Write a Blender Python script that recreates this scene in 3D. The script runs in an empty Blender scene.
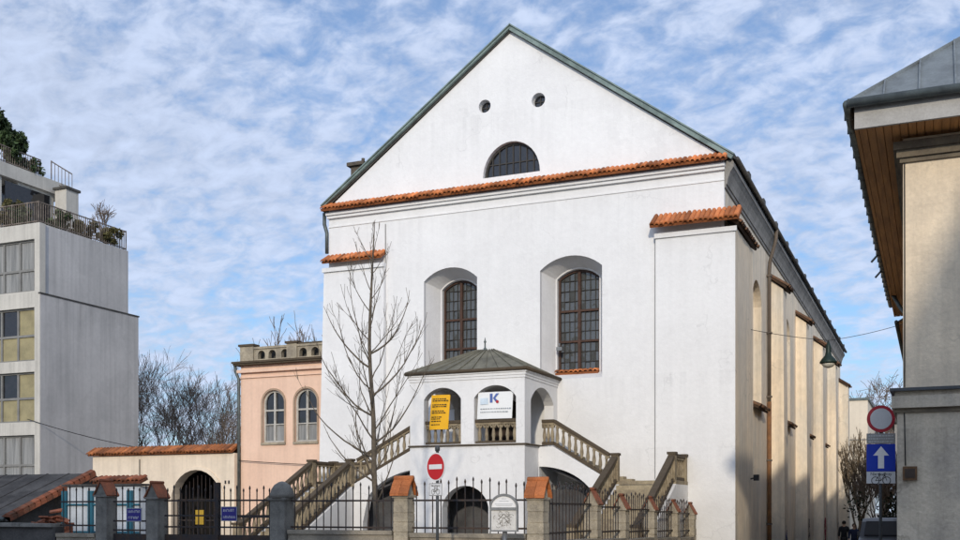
import bpy, math, random
from mathutils import Vector, Matrix, noise
R = math.radians
rnd = random.Random(7)
scene = bpy.context.scene
C = scene.collection

# ------------------------------------------------------------------ helpers
def V(*a): return Vector(a)

class MB:
    """collects faces of one mesh; each face keeps a material slot and a tint"""
    def __init__(s): s.v = []; s.f = []; s.m = []; s.t = []; s.sm = []
    def add(s, vs, fs, m=0, t=1.0, smooth=False):
        o = len(s.v); s.v += [tuple(p) for p in vs]
        for f in fs:
            s.f.append(tuple(i + o for i in f)); s.m.append(m); s.t.append(t); s.sm.append(smooth)
        return s
    def hexa(s, p, m=0, t=1.0):     # 8 points: bottom loop 0-3, top loop 4-7
        return s.add(p, [(3,2,1,0),(4,5,6,7),(0,1,5,4),(1,2,6,5),(2,3,7,6),(3,0,4,7)], m, t)
    def box(s, x0,x1,y0,y1,z0,z1, m=0, t=1.0):
        return s.hexa([(x0,y0,z0),(x1,y0,z0),(x1,y1,z0),(x0,y1,z0),(x0,y0,z1),(x1,y0,z1),(x1,y1,z1),(x0,y1,z1)], m, t)
    def bar(s, a, b, w, h, up=(0,0,1), m=0, t=1.0):    # box along a->b, width w sideways, height h
        a = Vector(a); b = Vector(b); d = (b-a).normalized(); up = Vector(up)
        sd = d.cross(up)
        if sd.length < 1e-6: sd = d.cross(Vector((0,1,0)))
        sd.normalize(); u = sd.cross(d).normalized()
        sd *= w/2; u *= h/2
        return s.hexa([a-sd-u, a+sd-u, b+sd-u, b-sd-u, a-sd+u, a+sd+u, b+sd+u, b-sd+u], m, t)
    def tube(s, pts, rad, n=6, m=0, t=1.0, cap=True, smooth=True):
        pts = [Vector(p) for p in pts]
        if not isinstance(rad, (list, tuple)): rad = [rad]*len(pts)
        ref = Vector((0.31,0.17,0.93)); vs = []; fs = []
        u = None
        for i, p in enumerate(pts):
            d = (pts[min(i+1, len(pts)-1)] - pts[max(i-1, 0)])
            d = d.normalized() if d.length > 1e-9 else Vector((0,0,1))
            if u is None:
                u = d.cross(ref)
                if u.length < 1e-3: u = d.cross(Vector((1,0,0)))
            u = (u - d*u.dot(d)).normalized(); w = d.cross(u)
            for k in range(n):
                a = 2*math.pi*k/n
                vs.append(p + (u*math.cos(a) + w*math.sin(a))*rad[i])
        for i in range(len(pts)-1):
            for k in range(n):
                fs.append((i*n+k, i*n+(k+1)%n, (i+1)*n+(k+1)%n, (i+1)*n+k))
        if cap: fs += [tuple(range(n-1,-1,-1)), tuple((len(pts)-1)*n+k for k in range(n))]
        return s.add(vs, fs, m, t, smooth)
    def lathe(s, c, prof, n=12, m=0, t=1.0, axis='z', smooth=True):     # prof: (r, h)
        vs = []; fs = []
        for r, h in prof:
            for k in range(n):
                a = 2*math.pi*k/n
                x, y = r*math.cos(a), r*math.sin(a)
                vs.append((c[0]+x, c[1]+y, c[2]+h) if axis == 'z' else (c[0]+x, c[1]+h, c[2]+y))
        q = len(prof)
        for i in range(q-1):
            for k in range(n):
                fs.append((i*n+k, i*n+(k+1)%n, (i+1)*n+(k+1)%n, (i+1)*n+k))
        fs += [tuple(range(n-1,-1,-1)), tuple((q-1)*n+k for k in range(n))]
        return s.add(vs, fs, m, t, smooth)
    def prism(s, poly, d, m=0, t=1.0):   # poly: 3d points, extruded by vector d
        n = len(poly); d = Vector(d); P = [Vector(p) for p in poly]
        return s.add(P + [p+d for p in P], [tuple(range(n-1,-1,-1)), tuple(range(n,2*n))] + [(i,(i+1)%n,n+(i+1)%n,n+i) for i in range(n)], m, t)
    def mesh(s, me):                    # append an existing mesh
        return s.add([v.co[:] for v in me.vertices], [tuple(p.vertices) for p in me.polygons])
    def build(s, name, mats, parent=None, off=None):
        me = bpy.data.meshes.new(name)
        vs = s.v
        me.from_pydata(vs, [], s.f)
        for mm in (mats if isinstance(mats, (list, tuple)) else [mats]): me.materials.append(mm)
        me.polygons.foreach_set('material_index', s.m)
        me.polygons.foreach_set('use_smooth', s.sm)
        ca = me.attributes.new('tint', 'FLOAT', 'FACE'); ca.data.foreach_set('value', s.t)
        me.validate(); me.update()
        o = bpy.data.objects.new(name, me); C.objects.link(o)
        if parent: o.parent = parent
        return o

def thing(name, label, cat, loc=(0,0,0), rz=0, group=None):
    o = bpy.data.objects.new(name, None); C.objects.link(o)
    o.empty_display_size = .3
    o.location = loc; o.rotation_euler = (0,0,rz)
    return tag(o, label, cat, group)
def tag(o, label, cat, group=None, kind=None):
    if label: o['label'] = label
    if cat: o['category'] = cat
    if group: o['group'] = group
    if kind: o['kind'] = kind
    return o
def struct(name, mb, m):
    o = mb.build(name, m); o['kind'] = 'structure'; return o
def dup(root, loc=None, rz=None, label=None):
    r = root.copy(); C.objects.link(r)
    if loc is not None: r.location = loc
    if rz is not None: r.rotation_euler = (0,0,rz)
    if label: r['label'] = label
    for ch in list(root.children):
        c = ch.copy(); C.objects.link(c); c.parent = r
        for g in list(ch.children):
            d = g.copy(); C.objects.link(d); d.parent = c
    return r

def cut(outer, holes, t):
    """flat slab with holes in the xz plane (y from -t/2 to t/2) -> MB"""
    cu = bpy.data.curves.new('tmp', 'CURVE'); cu.dimensions = '2D'; cu.fill_mode = 'BOTH'; cu.extrude = t/2
    for lp in [outer] + list(holes):
        sp = cu.splines.new('POLY'); sp.points.add(len(lp)-1); sp.use_cyclic_u = True
        for p, q in zip(sp.points, lp): p.co = (q[0], q[1], 0, 1)
    o = bpy.data.objects.new('tmp', cu)
    me = bpy.data.meshes.new_from_object(o)
    mb = MB()
    mb.add([(v.co.x, -v.co.z, v.co.y) for v in me.vertices], [tuple(p.vertices) for p in me.polygons])
    bpy.data.objects.remove(o); bpy.data.meshes.remove(me); bpy.data.curves.remove(cu)
    return mb
def shift(mb, dx=0, dy=0, dz=0): mb.v = [(a+dx,b+dy,c+dz) for a,b,c in mb.v]; return mb
def toX(mb, x):     # xz slab -> yz slab standing at X = x (first coordinate becomes Y)
    mb.v = [(x - b, a, c) for a, b, c in mb.v]; return mb
def join(a, b):
    o = len(a.v); a.v += b.v; a.f += [tuple(i+o for i in f) for f in b.f]; a.m += b.m; a.t += b.t; a.sm += b.sm; return a
def arch(x0, x1, z0, zs, zt, n=14):     # opening outline: springing zs, crown zt
    cx = (x0+x1)/2; w = (x1-x0)/2; h = zt-zs
    pts = [(x0,z0),(x1,z0)]
    if h >= w*0.98:
        pts += [(cx + w*math.cos(math.pi*i/n), zs + h*math.sin(math.pi*i/n)) for i in range(n+1)]
    else:
        r = (w*w+h*h)/(2*h); a0 = math.asin(w/r)
        pts += [(cx + r*math.sin(a0 - 2*a0*i/n), zt - r + r*math.cos(a0 - 2*a0*i/n)) for i in range(n+1)]
    return pts
def loft(A, B):      # A, B: lists of 3d points, same length
    mb = MB(); n = len(A)
    return mb.add(A+B, [(i, (i+1)%n, n+(i+1)%n, n+i) for i in range(n)])
def circ(cx, cz, r, n=20, rz=None):
    return [(cx + r*math.cos(2*math.pi*i/n), cz + (rz or r)*math.sin(2*math.pi*i/n)) for i in range(n)]

# ------------------------------------------------------------------ materials
MATS = {}
def mat(name, col, rough=.8, var=.25, scale=1.5, streak=0., bump=.15, bscale=30., metal=0., col2=None, tint=False,
        grime=None, spec=.3, stretch=(1,1,1), fine=.12, ledges=(), cracks=0., patch=0.):
    m = bpy.data.materials.new(name); m.use_nodes = True; MATS[name] = m
    nt = m.node_tree; N = nt.nodes; L = nt.links; N.clear()
    out = N.new('ShaderNodeOutputMaterial'); b = N.new('ShaderNodeBsdfPrincipled'); L.new(b.outputs[0], out.inputs[0])
    b.inputs['Roughness'].default_value = rough; b.inputs['Metallic'].default_value = metal
    b.inputs['Specular IOR Level'].default_value = spec
    tc = N.new('ShaderNodeTexCoord'); mp = N.new('ShaderNodeMapping'); mp.inputs['Scale'].default_value = stretch
    L.new(tc.outputs['Object'], mp.inputs[0])
    def nz(sc, det=5, vec=None, ro=.6):
        n = N.new('ShaderNodeTexNoise'); n.inputs['Scale'].default_value = sc; n.inputs['Detail'].default_value = det
        n.inputs['Roughness'].default_value = ro; L.new(vec or mp.outputs[0], n.inputs['Vector']); return n.outputs['Fac']
    def rng(x, a, b_, c, d):
        r = N.new('ShaderNodeMapRange'); L.new(x, r.inputs[0])
        for i, q in enumerate((a, b_, c, d)): r.inputs[i+1].default_value = q
        return r.outputs[0]
    def mix(a, b_, f, mode='MIX'):
        x = N.new('ShaderNodeMix'); x.data_type = 'RGBA'; x.blend_type = mode
        for s_, q in ((6, a), (7, b_), (0, f)):
            if hasattr(q, 'links'): L.new(q, x.inputs[s_])
            elif s_ == 0: x.inputs[0].default_value = q
            else: x.inputs[s_].default_value = (*q, 1) if len(q) == 3 else q
        return x.outputs[2]
    def scl(c, f):      # colour * scalar
        v = N.new('ShaderNodeVectorMath'); v.operation = 'SCALE'; L.new(c, v.inputs[0])
        if hasattr(f, 'links'): L.new(f, v.inputs[3])
        else: v.inputs[3].default_value = f
        return v.outputs[0]
    n1 = nz(scale, 6)
    c2 = col2 or tuple(q*(1-var) for q in col)
    c = mix(col, c2, rng(n1, .38, .66, 0, 1))
    if fine: c = scl(c, rng(nz(scale*14, 3), .25, .75, 1-fine, 1+fine))
    if streak:
        mp2 = N.new('ShaderNodeMapping'); mp2.inputs['Scale'].default_value = (2.6, 2.6, .09); L.new(tc.outputs['Object'], mp2.inputs[0])
        c = scl(c, rng(nz(1.3, 5, mp2.outputs[0]), .45, .75, 1, 1-streak))
    if grime:           # (colour, z top, z bottom): darker towards the ground
        gc, zt, zb = grime
        sx = N.new('ShaderNodeSeparateXYZ'); L.new(tc.outputs['Object'], sx.inputs[0])
        ad = N.new('ShaderNodeMath'); ad.operation = 'ADD'; L.new(sx.outputs[2], ad.inputs[0]); L.new(rng(nz(.9, 5), .2, .8, -1.6, 1.6), ad.inputs[1])
        c = mix(c, gc, rng(ad.outputs[0], zt, zb, 0, .75))
    if ledges:          # rain marks hanging below ledges at the given heights (z, length)
        sz = N.new('ShaderNodeSeparateXYZ'); L.new(tc.outputs['Object'], sz.inputs[0])
        mp3 = N.new('ShaderNodeMapping'); mp3.inputs['Scale'].default_value = (3.2, 3.2, .05); L.new(tc.outputs['Object'], mp3.inputs[0])
        sn = rng(nz(1.1, 6, mp3.outputs[0], .7), .46, .72, 0, 1)
        for z_, ln_, am in ledges:
            up_ = rng(sz.outputs[2], z_-ln_, z_, 0, 1); dn_ = rng(sz.outputs[2], z_, z_+.02, 1, 0)
            m1 = N.new('ShaderNodeMath'); m1.operation = 'MULTIPLY'; L.new(up_, m1.inputs[0]); L.new(dn_, m1.inputs[1])
            m2 = N.new('ShaderNodeMath'); m2.operation = 'MULTIPLY'; L.new(m1.outputs[0], m2.inputs[0]); L.new(sn, m2.inputs[1])
            c = scl(c, rng(m2.outputs[0], 0, 1, 1, 1-am))
    if patch:
        vo = N.new('ShaderNodeTexVoronoi'); vo.inputs['Scale'].default_value = .38
        wq = N.new('ShaderNodeVectorMath'); wq.operation = 'MULTIPLY_ADD'; nn_ = N.new('ShaderNodeTexNoise'); nn_.inputs['Scale'].default_value = 1.1; nn_.inputs['Detail'].default_value = 6
        L.new(tc.outputs['Object'], nn_.inputs['Vector']); L.new(nn_.outputs['Color'], wq.inputs[0]); wq.inputs[1].default_value = (1.6,1.6,1.6); L.new(tc.outputs['Object'], wq.inputs[2]); L.new(wq.outputs[0], vo.inputs['Vector'])
        sp_ = N.new('ShaderNodeSeparateColor'); L.new(vo.outputs['Color'], sp_.inputs[0])
        c = scl(c, rng(sp_.outputs[0], 0, 1, 1-patch, 1+patch*.4))
    if cracks:
        ve = N.new('ShaderNodeTexVoronoi'); ve.feature = 'DISTANCE_TO_EDGE'; ve.inputs['Scale'].default_value = .28
        w2 = N.new('ShaderNodeVectorMath'); w2.operation = 'MULTIPLY_ADD'; n4 = N.new('ShaderNodeTexNoise'); n4.inputs['Scale'].default_value = 1.7; n4.inputs['Detail'].default_value = 8
        L.new(tc.outputs['Object'], n4.inputs['Vector']); L.new(n4.outputs['Color'], w2.inputs[0]); w2.inputs[1].default_value = (1.5,1.5,1.5); L.new(tc.outputs['Object'], w2.inputs[2]); L.new(w2.outputs[0], ve.inputs['Vector'])
        ln2 = rng(ve.outputs['Distance'], 0, .012, 1, 0); mk = rng(nz(.5, 2, tc.outputs['Object']), .52, .62, 0, 1)
        m3 = N.new('ShaderNodeMath'); m3.operation = 'MULTIPLY'; L.new(ln2, m3.inputs[0]); L.new(mk, m3.inputs[1])
        c = scl(c, rng(m3.outputs[0], 0, 1, 1, 1-cracks))
    if tint:
        at = N.new('ShaderNodeAttribute'); at.attribute_name = 'tint'; c = scl(c, at.outputs['Fac'])
    L.new(c, b.inputs['Base Color'])
    if bump:
        bp = N.new('ShaderNodeBump'); bp.inputs['Strength'].default_value = bump; bp.inputs['Distance'].default_value = .03
        L.new(nz(bscale, 4), bp.inputs['Height']); L.new(bp.outputs[0], b.inputs['Normal'])
    return m
def glass(name, col, rough=.04, wob=.06):
    m = bpy.data.materials.new(name); m.use_nodes = True; MATS[name] = m
    nt = m.node_tree; b = nt.nodes['Principled BSDF']
    b.inputs['Base Color'].default_value = (*col, 1); b.inputs['Roughness'].default_value = rough
    b.inputs['IOR'].default_value = 1.5; b.inputs['Specular IOR Level'].default_value = .6
    n = nt.nodes.new('ShaderNodeTexNoise'); n.inputs['Scale'].default_value = 1.4
    tc = nt.nodes.new('ShaderNodeTexCoord'); nt.links.new(tc.outputs['Object'], n.inputs['Vector'])
    bp = nt.nodes.new('ShaderNodeBump'); bp.inputs['Strength'].default_value = wob; bp.inputs['Distance'].default_value = .2
    nt.links.new(n.outputs['Fac'], bp.inputs['Height']); nt.links.new(bp.outputs[0], b.inputs['Normal'])
    return m

white = mat('white_plaster', (.765,.758,.745), .9, col2=(.725,.717,.705), scale=.45, streak=.035, bump=.3, bscale=9, fine=.035,
            grime=((.52,.51,.50), 2.4, -1.0), ledges=((14.1,2.0,.08),(18.05,2.0,.10),(12.1,2.0,.05),(6.95,1.5,.09),(4.1,1.2,.08)), cracks=.13, patch=.03)
reveal = mat('niche_plaster', (.72,.71,.70), .9, col2=(.64,.63,.62), scale=.6, streak=.07, bump=.2, bscale=9, fine=.04)
stucco = mat('side_stucco', (.85,.71,.53), .95, col2=(.70,.63,.52), scale=.42, streak=.26, bump=.4, bscale=7, fine=.10, patch=.07, cracks=.3,
             grime=((.27,.255,.23), 2.0, -1.0), stretch=(1,1,.45))
parap_dark = mat('sooty_stone', (.12,.10,.075), .95, col2=(.07,.06,.05), scale=3, bump=.4)
recess = mat('recess_shade_grey', (.105,.105,.11), .95, col2=(.07,.07,.073), scale=1.2, streak=.2, bump=.3)  # shade inside the porch and stair arches, put into the colour
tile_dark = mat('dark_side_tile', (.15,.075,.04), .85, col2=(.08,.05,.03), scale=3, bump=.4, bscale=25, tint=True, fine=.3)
cornm = mat('weathered_cornice', (.33,.31,.28), .9, col2=(.20,.19,.175), scale=.9, streak=.3, bump=.3, bscale=12)
tile = mat('terracotta_tile', (.58,.19,.06), .8, col2=(.40,.135,.05), scale=2.2, bump=.3, bscale=30, tint=True, fine=.25)
tile_old = mat('weathered_tile', (.33,.105,.05), .85, col2=(.16,.075,.045), scale=3, bump=.4, bscale=25, tint=True, fine=.3)
copper = mat('green_copper', (.22,.285,.265), .6, col2=(.13,.17,.16), scale=1.6, bump=.1, streak=.15, metal=.2)
copper_roof = mat('porch_copper', (.20,.19,.145), .6, col2=(.12,.115,.09), scale=1.5, bump=.12, streak=.25, metal=.15)
darkroof = mat('dark_sheet_roof', (.085,.08,.072), .7, col2=(.045,.043,.04), scale=2, bump=.2)
zinc = mat('zinc_sheet', (.23,.255,.26), .5, col2=(.15,.165,.17), scale=1.4, bump=.1, metal=.35, streak=.12)
zinc_dark = mat('zinc_gutter', (.12,.14,.135), .5, col2=(.07,.08,.08), scale=3, bump=.1, metal=.35)
rail_m = mat('weathered_rail', (.075,.056,.036), .85, col2=(.09,.068,.045), scale=4, bump=.3, bscale=20, fine=.25)
balus = mat('sandstone_baluster', (.33,.27,.18), .9, col2=(.17,.135,.09), scale=2.5, bump=.3, bscale=22, fine=.2)
stone_step = mat('stone_step', (.36,.30,.20), .9, col2=(.20,.165,.12), scale=2.2, bump=.4, bscale=18, fine=.2)
wood = mat('window_wood', (.075,.036,.022), .6, col2=(.045,.024,.016), scale=5, bump=.1)
lead = mat('glazing_bar', (.05,.045,.04), .6, bump=0)
wglass = glass('old_glass', (.07,.075,.075), .06, .3)
dglass = glass('dark_glass', (.012,.013,.016), .06, .15)
iron = mat('black_iron', (.028,.028,.032), .6, col2=(.06,.038,.026), scale=5, bump=.2, bscale=40, metal=.1)
stone_p = mat('pillar_stone', (.45,.39,.29), .95, col2=(.27,.235,.18), scale=3, bump=.6, bscale=14, fine=.22, streak=.25)
concrete = mat('pillar_concrete', (.23,.22,.195), .95, col2=(.14,.135,.12), scale=3, bump=.5, bscale=14, fine=.2, streak=.25)
wallbase = mat('fence_wall_stone', (.30,.26,.20), .95, col2=(.18,.16,.13), scale=2, bump=.6, bscale=10, fine=.2)
pink = mat('pink_plaster', (.80,.56,.42), .9, col2=(.73,.50,.37), scale=.5, streak=.12, bump=.2, bscale=12, fine=.05, grime=((.42,.30,.24), 1.8, -1))
cream = mat('cream_plaster', (.78,.66,.51), .9, col2=(.68,.57,.44), scale=.5, streak=.18, bump=.2, bscale=12, fine=.05, grime=((.40,.34,.27), 1.6, -1))
parap = mat('parapet_stone', (.42,.36,.26), .9, col2=(.25,.215,.165), scale=1.6, bump=.4, bscale=14, fine=.2, streak=.2)
greyc = mat('grey_render', (.53,.515,.50), .95, col2=(.45,.44,.43), scale=.35, streak=.2, ledges=((17.1,3.0,.25),(13.3,2.5,.22)), patch=.05, bump=.25, bscale=8, fine=.05)
creamc = mat('pale_render', (.54,.515,.46), .95, col2=(.46,.44,.395), scale=.6, streak=.2, ledges=((17.1,1.2,.25),(13.4,1.0,.3),(9.7,1.0,.3),(6.4,1.0,.3)), bump=.2, bscale=8, fine=.05)
alu = mat('grey_window_frame', (.22,.215,.20), .6, bump=.05)
curtain = mat('grey_curtain', (.30,.30,.29), .9, col2=(.16,.165,.165), scale=2.2, stretch=(4,4,.15), bump=0, fine=.1)
blind = mat('ochre_blind', (.33,.285,.16), .8, col2=(.24,.21,.12), scale=1.5, bump=0, fine=.1)
rust = mat('rusty_rail', (.24,.20,.165), .8, col2=(.10,.08,.07), scale=4, bump=.1)
houseR = mat('corner_plaster', (.76,.63,.46), .95, col2=(.64,.535,.40), scale=1.1, streak=.2, bump=.5, bscale=10, fine=.09, patch=.08, cracks=.3)
baseR = mat('corner_base_render', (.55,.475,.365), .95, col2=(.41,.36,.29), scale=1.3, streak=.2, bump=.6, bscale=10, fine=.14, patch=.14, cracks=.35, ledges=((3.34,1.6,.3),))
soffit = mat('soffit_board', (.46,.22,.075), .7, col2=(.30,.14,.05), scale=1.2, stretch=(6,.6,1), bump=.15, fine=.15)
fascia = mat('fascia_board', (.40,.39,.37), .8, col2=(.34,.33,.31), scale=2, bump=.1)
trimR = mat('cornice_trim', (.20,.165,.115), .85, col2=(.12,.10,.075), scale=2, bump=.2)
bark = mat('bark', (.15,.122,.09), .95, col2=(.085,.07,.053), scale=6, bump=.5, bscale=30, fine=.2)
bark_far = mat('far_bark', (.20,.155,.12), .95, col2=(.13,.10,.08), scale=3, bump=0)
bark_tan = mat('tan_twig', (.23,.18,.12), .95, col2=(.14,.11,.08), scale=3, bump=0)
leaf = mat('shrub_leaf', (.05,.08,.03), .7, col2=(.025,.042,.018), scale=2, bump=0, tint=True)
leaf_br = mat('brownish_leaf', (.12,.105,.04), .7, col2=(.06,.06,.025), scale=2, bump=0, tint=True)
red = mat('sign_red', (.55,.018,.022), .45, var=.08, bump=0, fine=.03)
redd = mat('faded_sign_red', (.42,.03,.045), .5, var=.1, bump=0, fine=.03)
signw = mat('sign_white', (.78,.78,.78), .5, var=.06, bump=0, fine=.03)
signg = mat('sign_grey_white', (.60,.61,.62), .55, var=.1, bump=0, fine=.04)
blue = mat('sign_blue', (.012,.045,.42), .45, var=.1, bump=0, fine=.04)
plateb = mat('plate_blue', (.035,.03,.20), .45, var=.1, bump=0, fine=.04)
galv = mat('galvanised_steel', (.22,.23,.235), .5, metal=.4, col2=(.16,.165,.17), scale=6, bump=.05)
darkpost = mat('dark_post', (.06,.065,.07), .5, bump=.05)
black = mat('sign_black', (.02,.02,.022), .6, bump=0)
yellow = mat('banner_yellow', (.80,.42,.012), .6, var=.06, bump=.1, bscale=4, fine=.02)
bannerw = mat('banner_white', (.80,.81,.80), .6, var=.04, bump=.1, bscale=4, fine=.02)
bannerb = mat('banner_blue', (.10,.16,.42), .6, bump=0)
bannerl = mat('banner_pale_blue', (.62,.72,.80), .6, bump=0)
bannerg = mat('banner_grey', (.35,.38,.40), .6, bump=0)
teal = mat('teal_paint', (.022,.105,.15), .5, col2=(.02,.10,.15), scale=3, bump=.05)
panelw = mat('white_panel', (.50,.54,.58), .6, col2=(.40,.44,.48), scale=2, streak=.2, bump=.05)
felt = mat('roof_felt', (.075,.073,.072), .9, patch=.3, streak=.4, col2=(.035,.034,.034), scale=1.2, bump=.4, bscale=10, fine=.2)
oldwall = mat('dark_old_wall', (.09,.085,.08), .95, col2=(.05,.048,.046), scale=1.5, bump=.5, bscale=10, fine=.2)
lampgreen = mat('lamp_green', (.018,.035,.028), .45, bump=.05, metal=.2)
lampglass = mat('lamp_glass', (.62,.60,.52), .25, var=.1, bump=0)
cable_m = mat('cable_black', (.02,.02,.02), .6, bump=0)
door_m = mat('dark_door', (.05,.032,.022), .6, col2=(.03,.02,.015), scale=3, bump=.1)
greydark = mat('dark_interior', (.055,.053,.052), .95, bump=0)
farcream = mat('distant_cream', (.72,.63,.50), .95, col2=(.66,.575,.45), scale=.3, bump=0, fine=.03, streak=.08)
fargrey = mat('distant_grey', (.30,.29,.275), .95, col2=(.24,.235,.22), scale=.5, bump=0, fine=.06, streak=.1)
asphalt = mat('asphalt', (.055,.055,.057), .9, col2=(.04,.04,.042), scale=.6, bump=.5, bscale=60, fine=.2)
earth = mat('courtyard_gravel', (.30,.275,.235), .95, col2=(.22,.20,.17), scale=.8, bump=.6, bscale=30, fine=.25)
paving = mat('paving_slab', (.36,.345,.32), .9, col2=(.28,.27,.255), scale=1.4, bump=.4, bscale=20, fine=.15)
kerbm = mat('kerb_stone', (.32,.31,.29), .9, bump=.3)
plaqm = mat('bronze_plaque', (.13,.068,.03), .55, col2=(.075,.04,.02), scale=8, bump=.2, metal=.2)
skin = mat('skin', (.50,.31,.22), .6, var=.1, bump=0, fine=0)
paint_van = mat('van_paint', (.02,.022,.028), .3, var=.1, bump=0, fine=0, spec=.6)
rubber = mat('rubber', (.02,.02,.02), .8, bump=0)
engrave = mat('engraved_metal', (.62,.61,.58), .6, col2=(.50,.485,.46), scale=6, bump=.2, bscale=20)
engrave_d = mat('engraved_line', (.27,.255,.23), .7, bump=0)

# ------------------------------------------------------------------ ground
def gz(y):     # the side street falls gently away from the crossing
    t = min(max((y-25)/35, 0), 1); return -.78*t*t*(3-2*t)
g = MB()
xs = [-600,-200,-90,-60,-45,-30,-20,-14,-8,-6,-1,4,12,40,120,600]
ys = [-500,-120,-40,-10,0,10,20,24,27,30,34,38,42,46,50,55,60,70,90,140,300,900]
g.add([(x,y,gz(y)) for y in ys for x in xs], [(j*len(xs)+i, j*len(xs)+i+1, (j+1)*len(xs)+i+1, (j+1)*len(xs)+i) for j in range(len(ys)-1) for i in range(len(xs)-1)])
struct('ground', g, earth)
g = MB(); g.add([(-70,3,.004),(60,3,.004),(60,18,.004),(-70,18,.004)], [(0,1,2,3)])
yy = [18,24,27,30,34,38,42,46,50,55,60,70,90,112]
g.add([(x,y,gz(y)+.004) for y in yy for x in (-5.4,-2.0)], [(2*i,2*i+1,2*i+3,2*i+2) for i in range(len(yy)-1)])
struct('road', g, asphalt)
def pave(name, x0, x1, y0, y1, segs):
    g = MB()
    yl = [y0+(y1-y0)*i/segs for i in range(segs+1)]
    for a, b in zip(yl, yl[1:]):
        g.hexa([(x0,a,gz(a)-.3),(x1,a,gz(a)-.3),(x1,b,gz(b)-.3),(x0,b,gz(b)-.3),(x0,a,gz(a)+.12),(x1,a,gz(a)+.12),(x1,b,gz(b)+.12),(x0,b,gz(b)+.12)])
    return struct(name, g, paving)
pave('pavement', -70, -5.42, 18.15, 22.55, 1)
pave('pavement', -6.6, -5.42, 22.56, 94, 24)
pave('pavement', -1.98, -.75, 18.15, 94, 24)
pave('pavement', -.74, 60, 18.15, 23.0, 1)
pave('pavement', -70, 60, 0.2, 2.85, 1)
g = MB(); g.box(-70,-5.42,18.0,18.147,-.2,.135); g.box(-70,60,2.853,3.0,-.2,.135); g.box(-1.98,60,18.0,18.147,-.2,.135)
struct('kerb', g, kerbm)

# ------------------------------------------------------------------ roof tiles
def tiles(mb, o, u, v, n, length, pitch, rows=1, lift=.05, m=0):
    """barrel tiles: o start, u along the eave, v down the slope (both unit), n tiles, length of one course"""
    o = Vector(o); u = Vector(u).normalized(); v = Vector(v).normalized(); w = u.cross(v)
    if w.z < 0: w = -w
    for r_ in range(rows):
        for i in range(n):
            t = rnd.choice((.5,.7,.85,.95,1,1.05,1.15,1.3))*rnd.uniform(.85,1.15)
            a = o + u*(pitch*(i+.5)) + v*(length*r_) + w*rnd.uniform(-.01,.01) + u*rnd.uniform(-.012,.012); vs = []; K = 6
            j = rnd.uniform(-.05,.05)
            for s_, rr in ((-.04, pitch*.46), (length+.06+j, pitch*.54)):
                for k in range(K+1):
                    q = math.pi*k/K
                    vs.append(a + v*s_ + u*(rr*math.cos(q)) + w*(rr*.95*math.sin(q) + (.03 if s_ > 0 else 0)))
            for k in range(K+1):          # thickness seen at the open end
                q = math.pi*k/K; rr = pitch*.40
                vs.append(a + v*(length+.06+j) + u*(rr*math.cos(q)) + w*(rr*.95*math.sin(q)))
            fs = [(k, k+1, K+2+k, K+1+k) for k in range(K)] + [(K+1+k, K+2+k, 2*K+3+k, 2*K+2+k) for k in range(K)]
            mb.add(vs, fs, m, t, False)
    # bed under the tiles
    a = o - w*.05; b = a + u*(pitch*n); L_ = v*(length*rows)
    mb.hexa([a-w*.05, b-w*.05, b+L_-w*.05, a+L_-w*.05, a+w*.05, b+w*.05, b+L_+w*.05, a+L_+w*.05], m, .55)
    return mb

def balustrade(name, A, B, n, parent, h=.9, base=True, posts=(1,1), w=.16, arcs=False):
    A = Vector(A); B = Vector(B); mb = MB(); up = V(0,0,1)
    hz = Vector((B.x-A.x, B.y-A.y, 0)).normalized()
    mb.bar(A+up*h, B+up*h, w+.08, .11, m=0)
    mb.bar(A+up*(h-.10), B+up*(h-.10), w-.01, .09, m=1)
    mb.bar(A+up*.06, B+up*.06, w, .12, m=0)
    for i in range(n):
        p = A.lerp(B, (i+.5)/n)
        prof = [(.055,.12),(.062,.16),(.05,.2),(.075,.32),(.07,.42),(.045,.58),(.05,h-.24),(.066,h-.2),(.06,h-.14)]
        mb.lathe(p, prof, 8, 1, smooth=True)
        if arcs:
            sp = (B-A).length/n
            for s_ in (-1,1):
                mb.bar(p+hz*s_*.05+up*(h-.26), p+hz*s_*(sp*.42)+up*(h-.14), w*.7, .06, m=1)
    for k, p in enumerate((A,B)):
        if posts[k]:
            mb.box(p.x-.13,p.x+.13,p.y-.13,p.y+.13,p.z-.02,p.z+h+.02,1); mb.box(p.x-.165,p.x+.165,p.y-.165,p.y+.165,p.z+h+.02,p.z+h+.11,0)
    return mb.build(name, [rail_m, balus], parent)

# ------------------------------------------------------------------ synagogue
XL, XR, YF, YE = -24.55, -7.3, 40.4, 93.7
XC = (XL+XR)/2
ZC = 14.75; ZA = 21.35
syn = thing('synagogue', 'tall white plastered synagogue with a steep gable, orange tile cornice and twin outside stairs', 'synagogue', (XC, YF, 0))
syn.location = (0,0,0)
lun = [(XC-1.25,15.4),(XC+1.25,15.4)] + [(XC+1.25*math.cos(math.pi*i/20), 15.4+1.37*math.sin(math.pi*i/20)) for i in range(1,20)]
eyes = [(-17.1,18.38,.27),(-14.74,18.28,.29)]
nich = [(-19.89,-17.44),(-14.67,-12.07)]
DEP = 1.2
holes = [lun] + [circ(x,z,r) for x,z,r in eyes]
NB = 6.95
for x0,x1 in nich: holes.append(arch(x0,x1,NB,11.36,11.86))
holes.append(arch(-17.0,-15.6,4.2,6.0,6.3))
fac = cut([(XL,-1.6),(XR,-1.6),(XR,15.0),(XC,ZA-.12),(XL,15.0)], holes, .2)
fac = shift(fac, 0, YF+.1, 0)
fac.build('facade_wall', white, syn)
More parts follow.
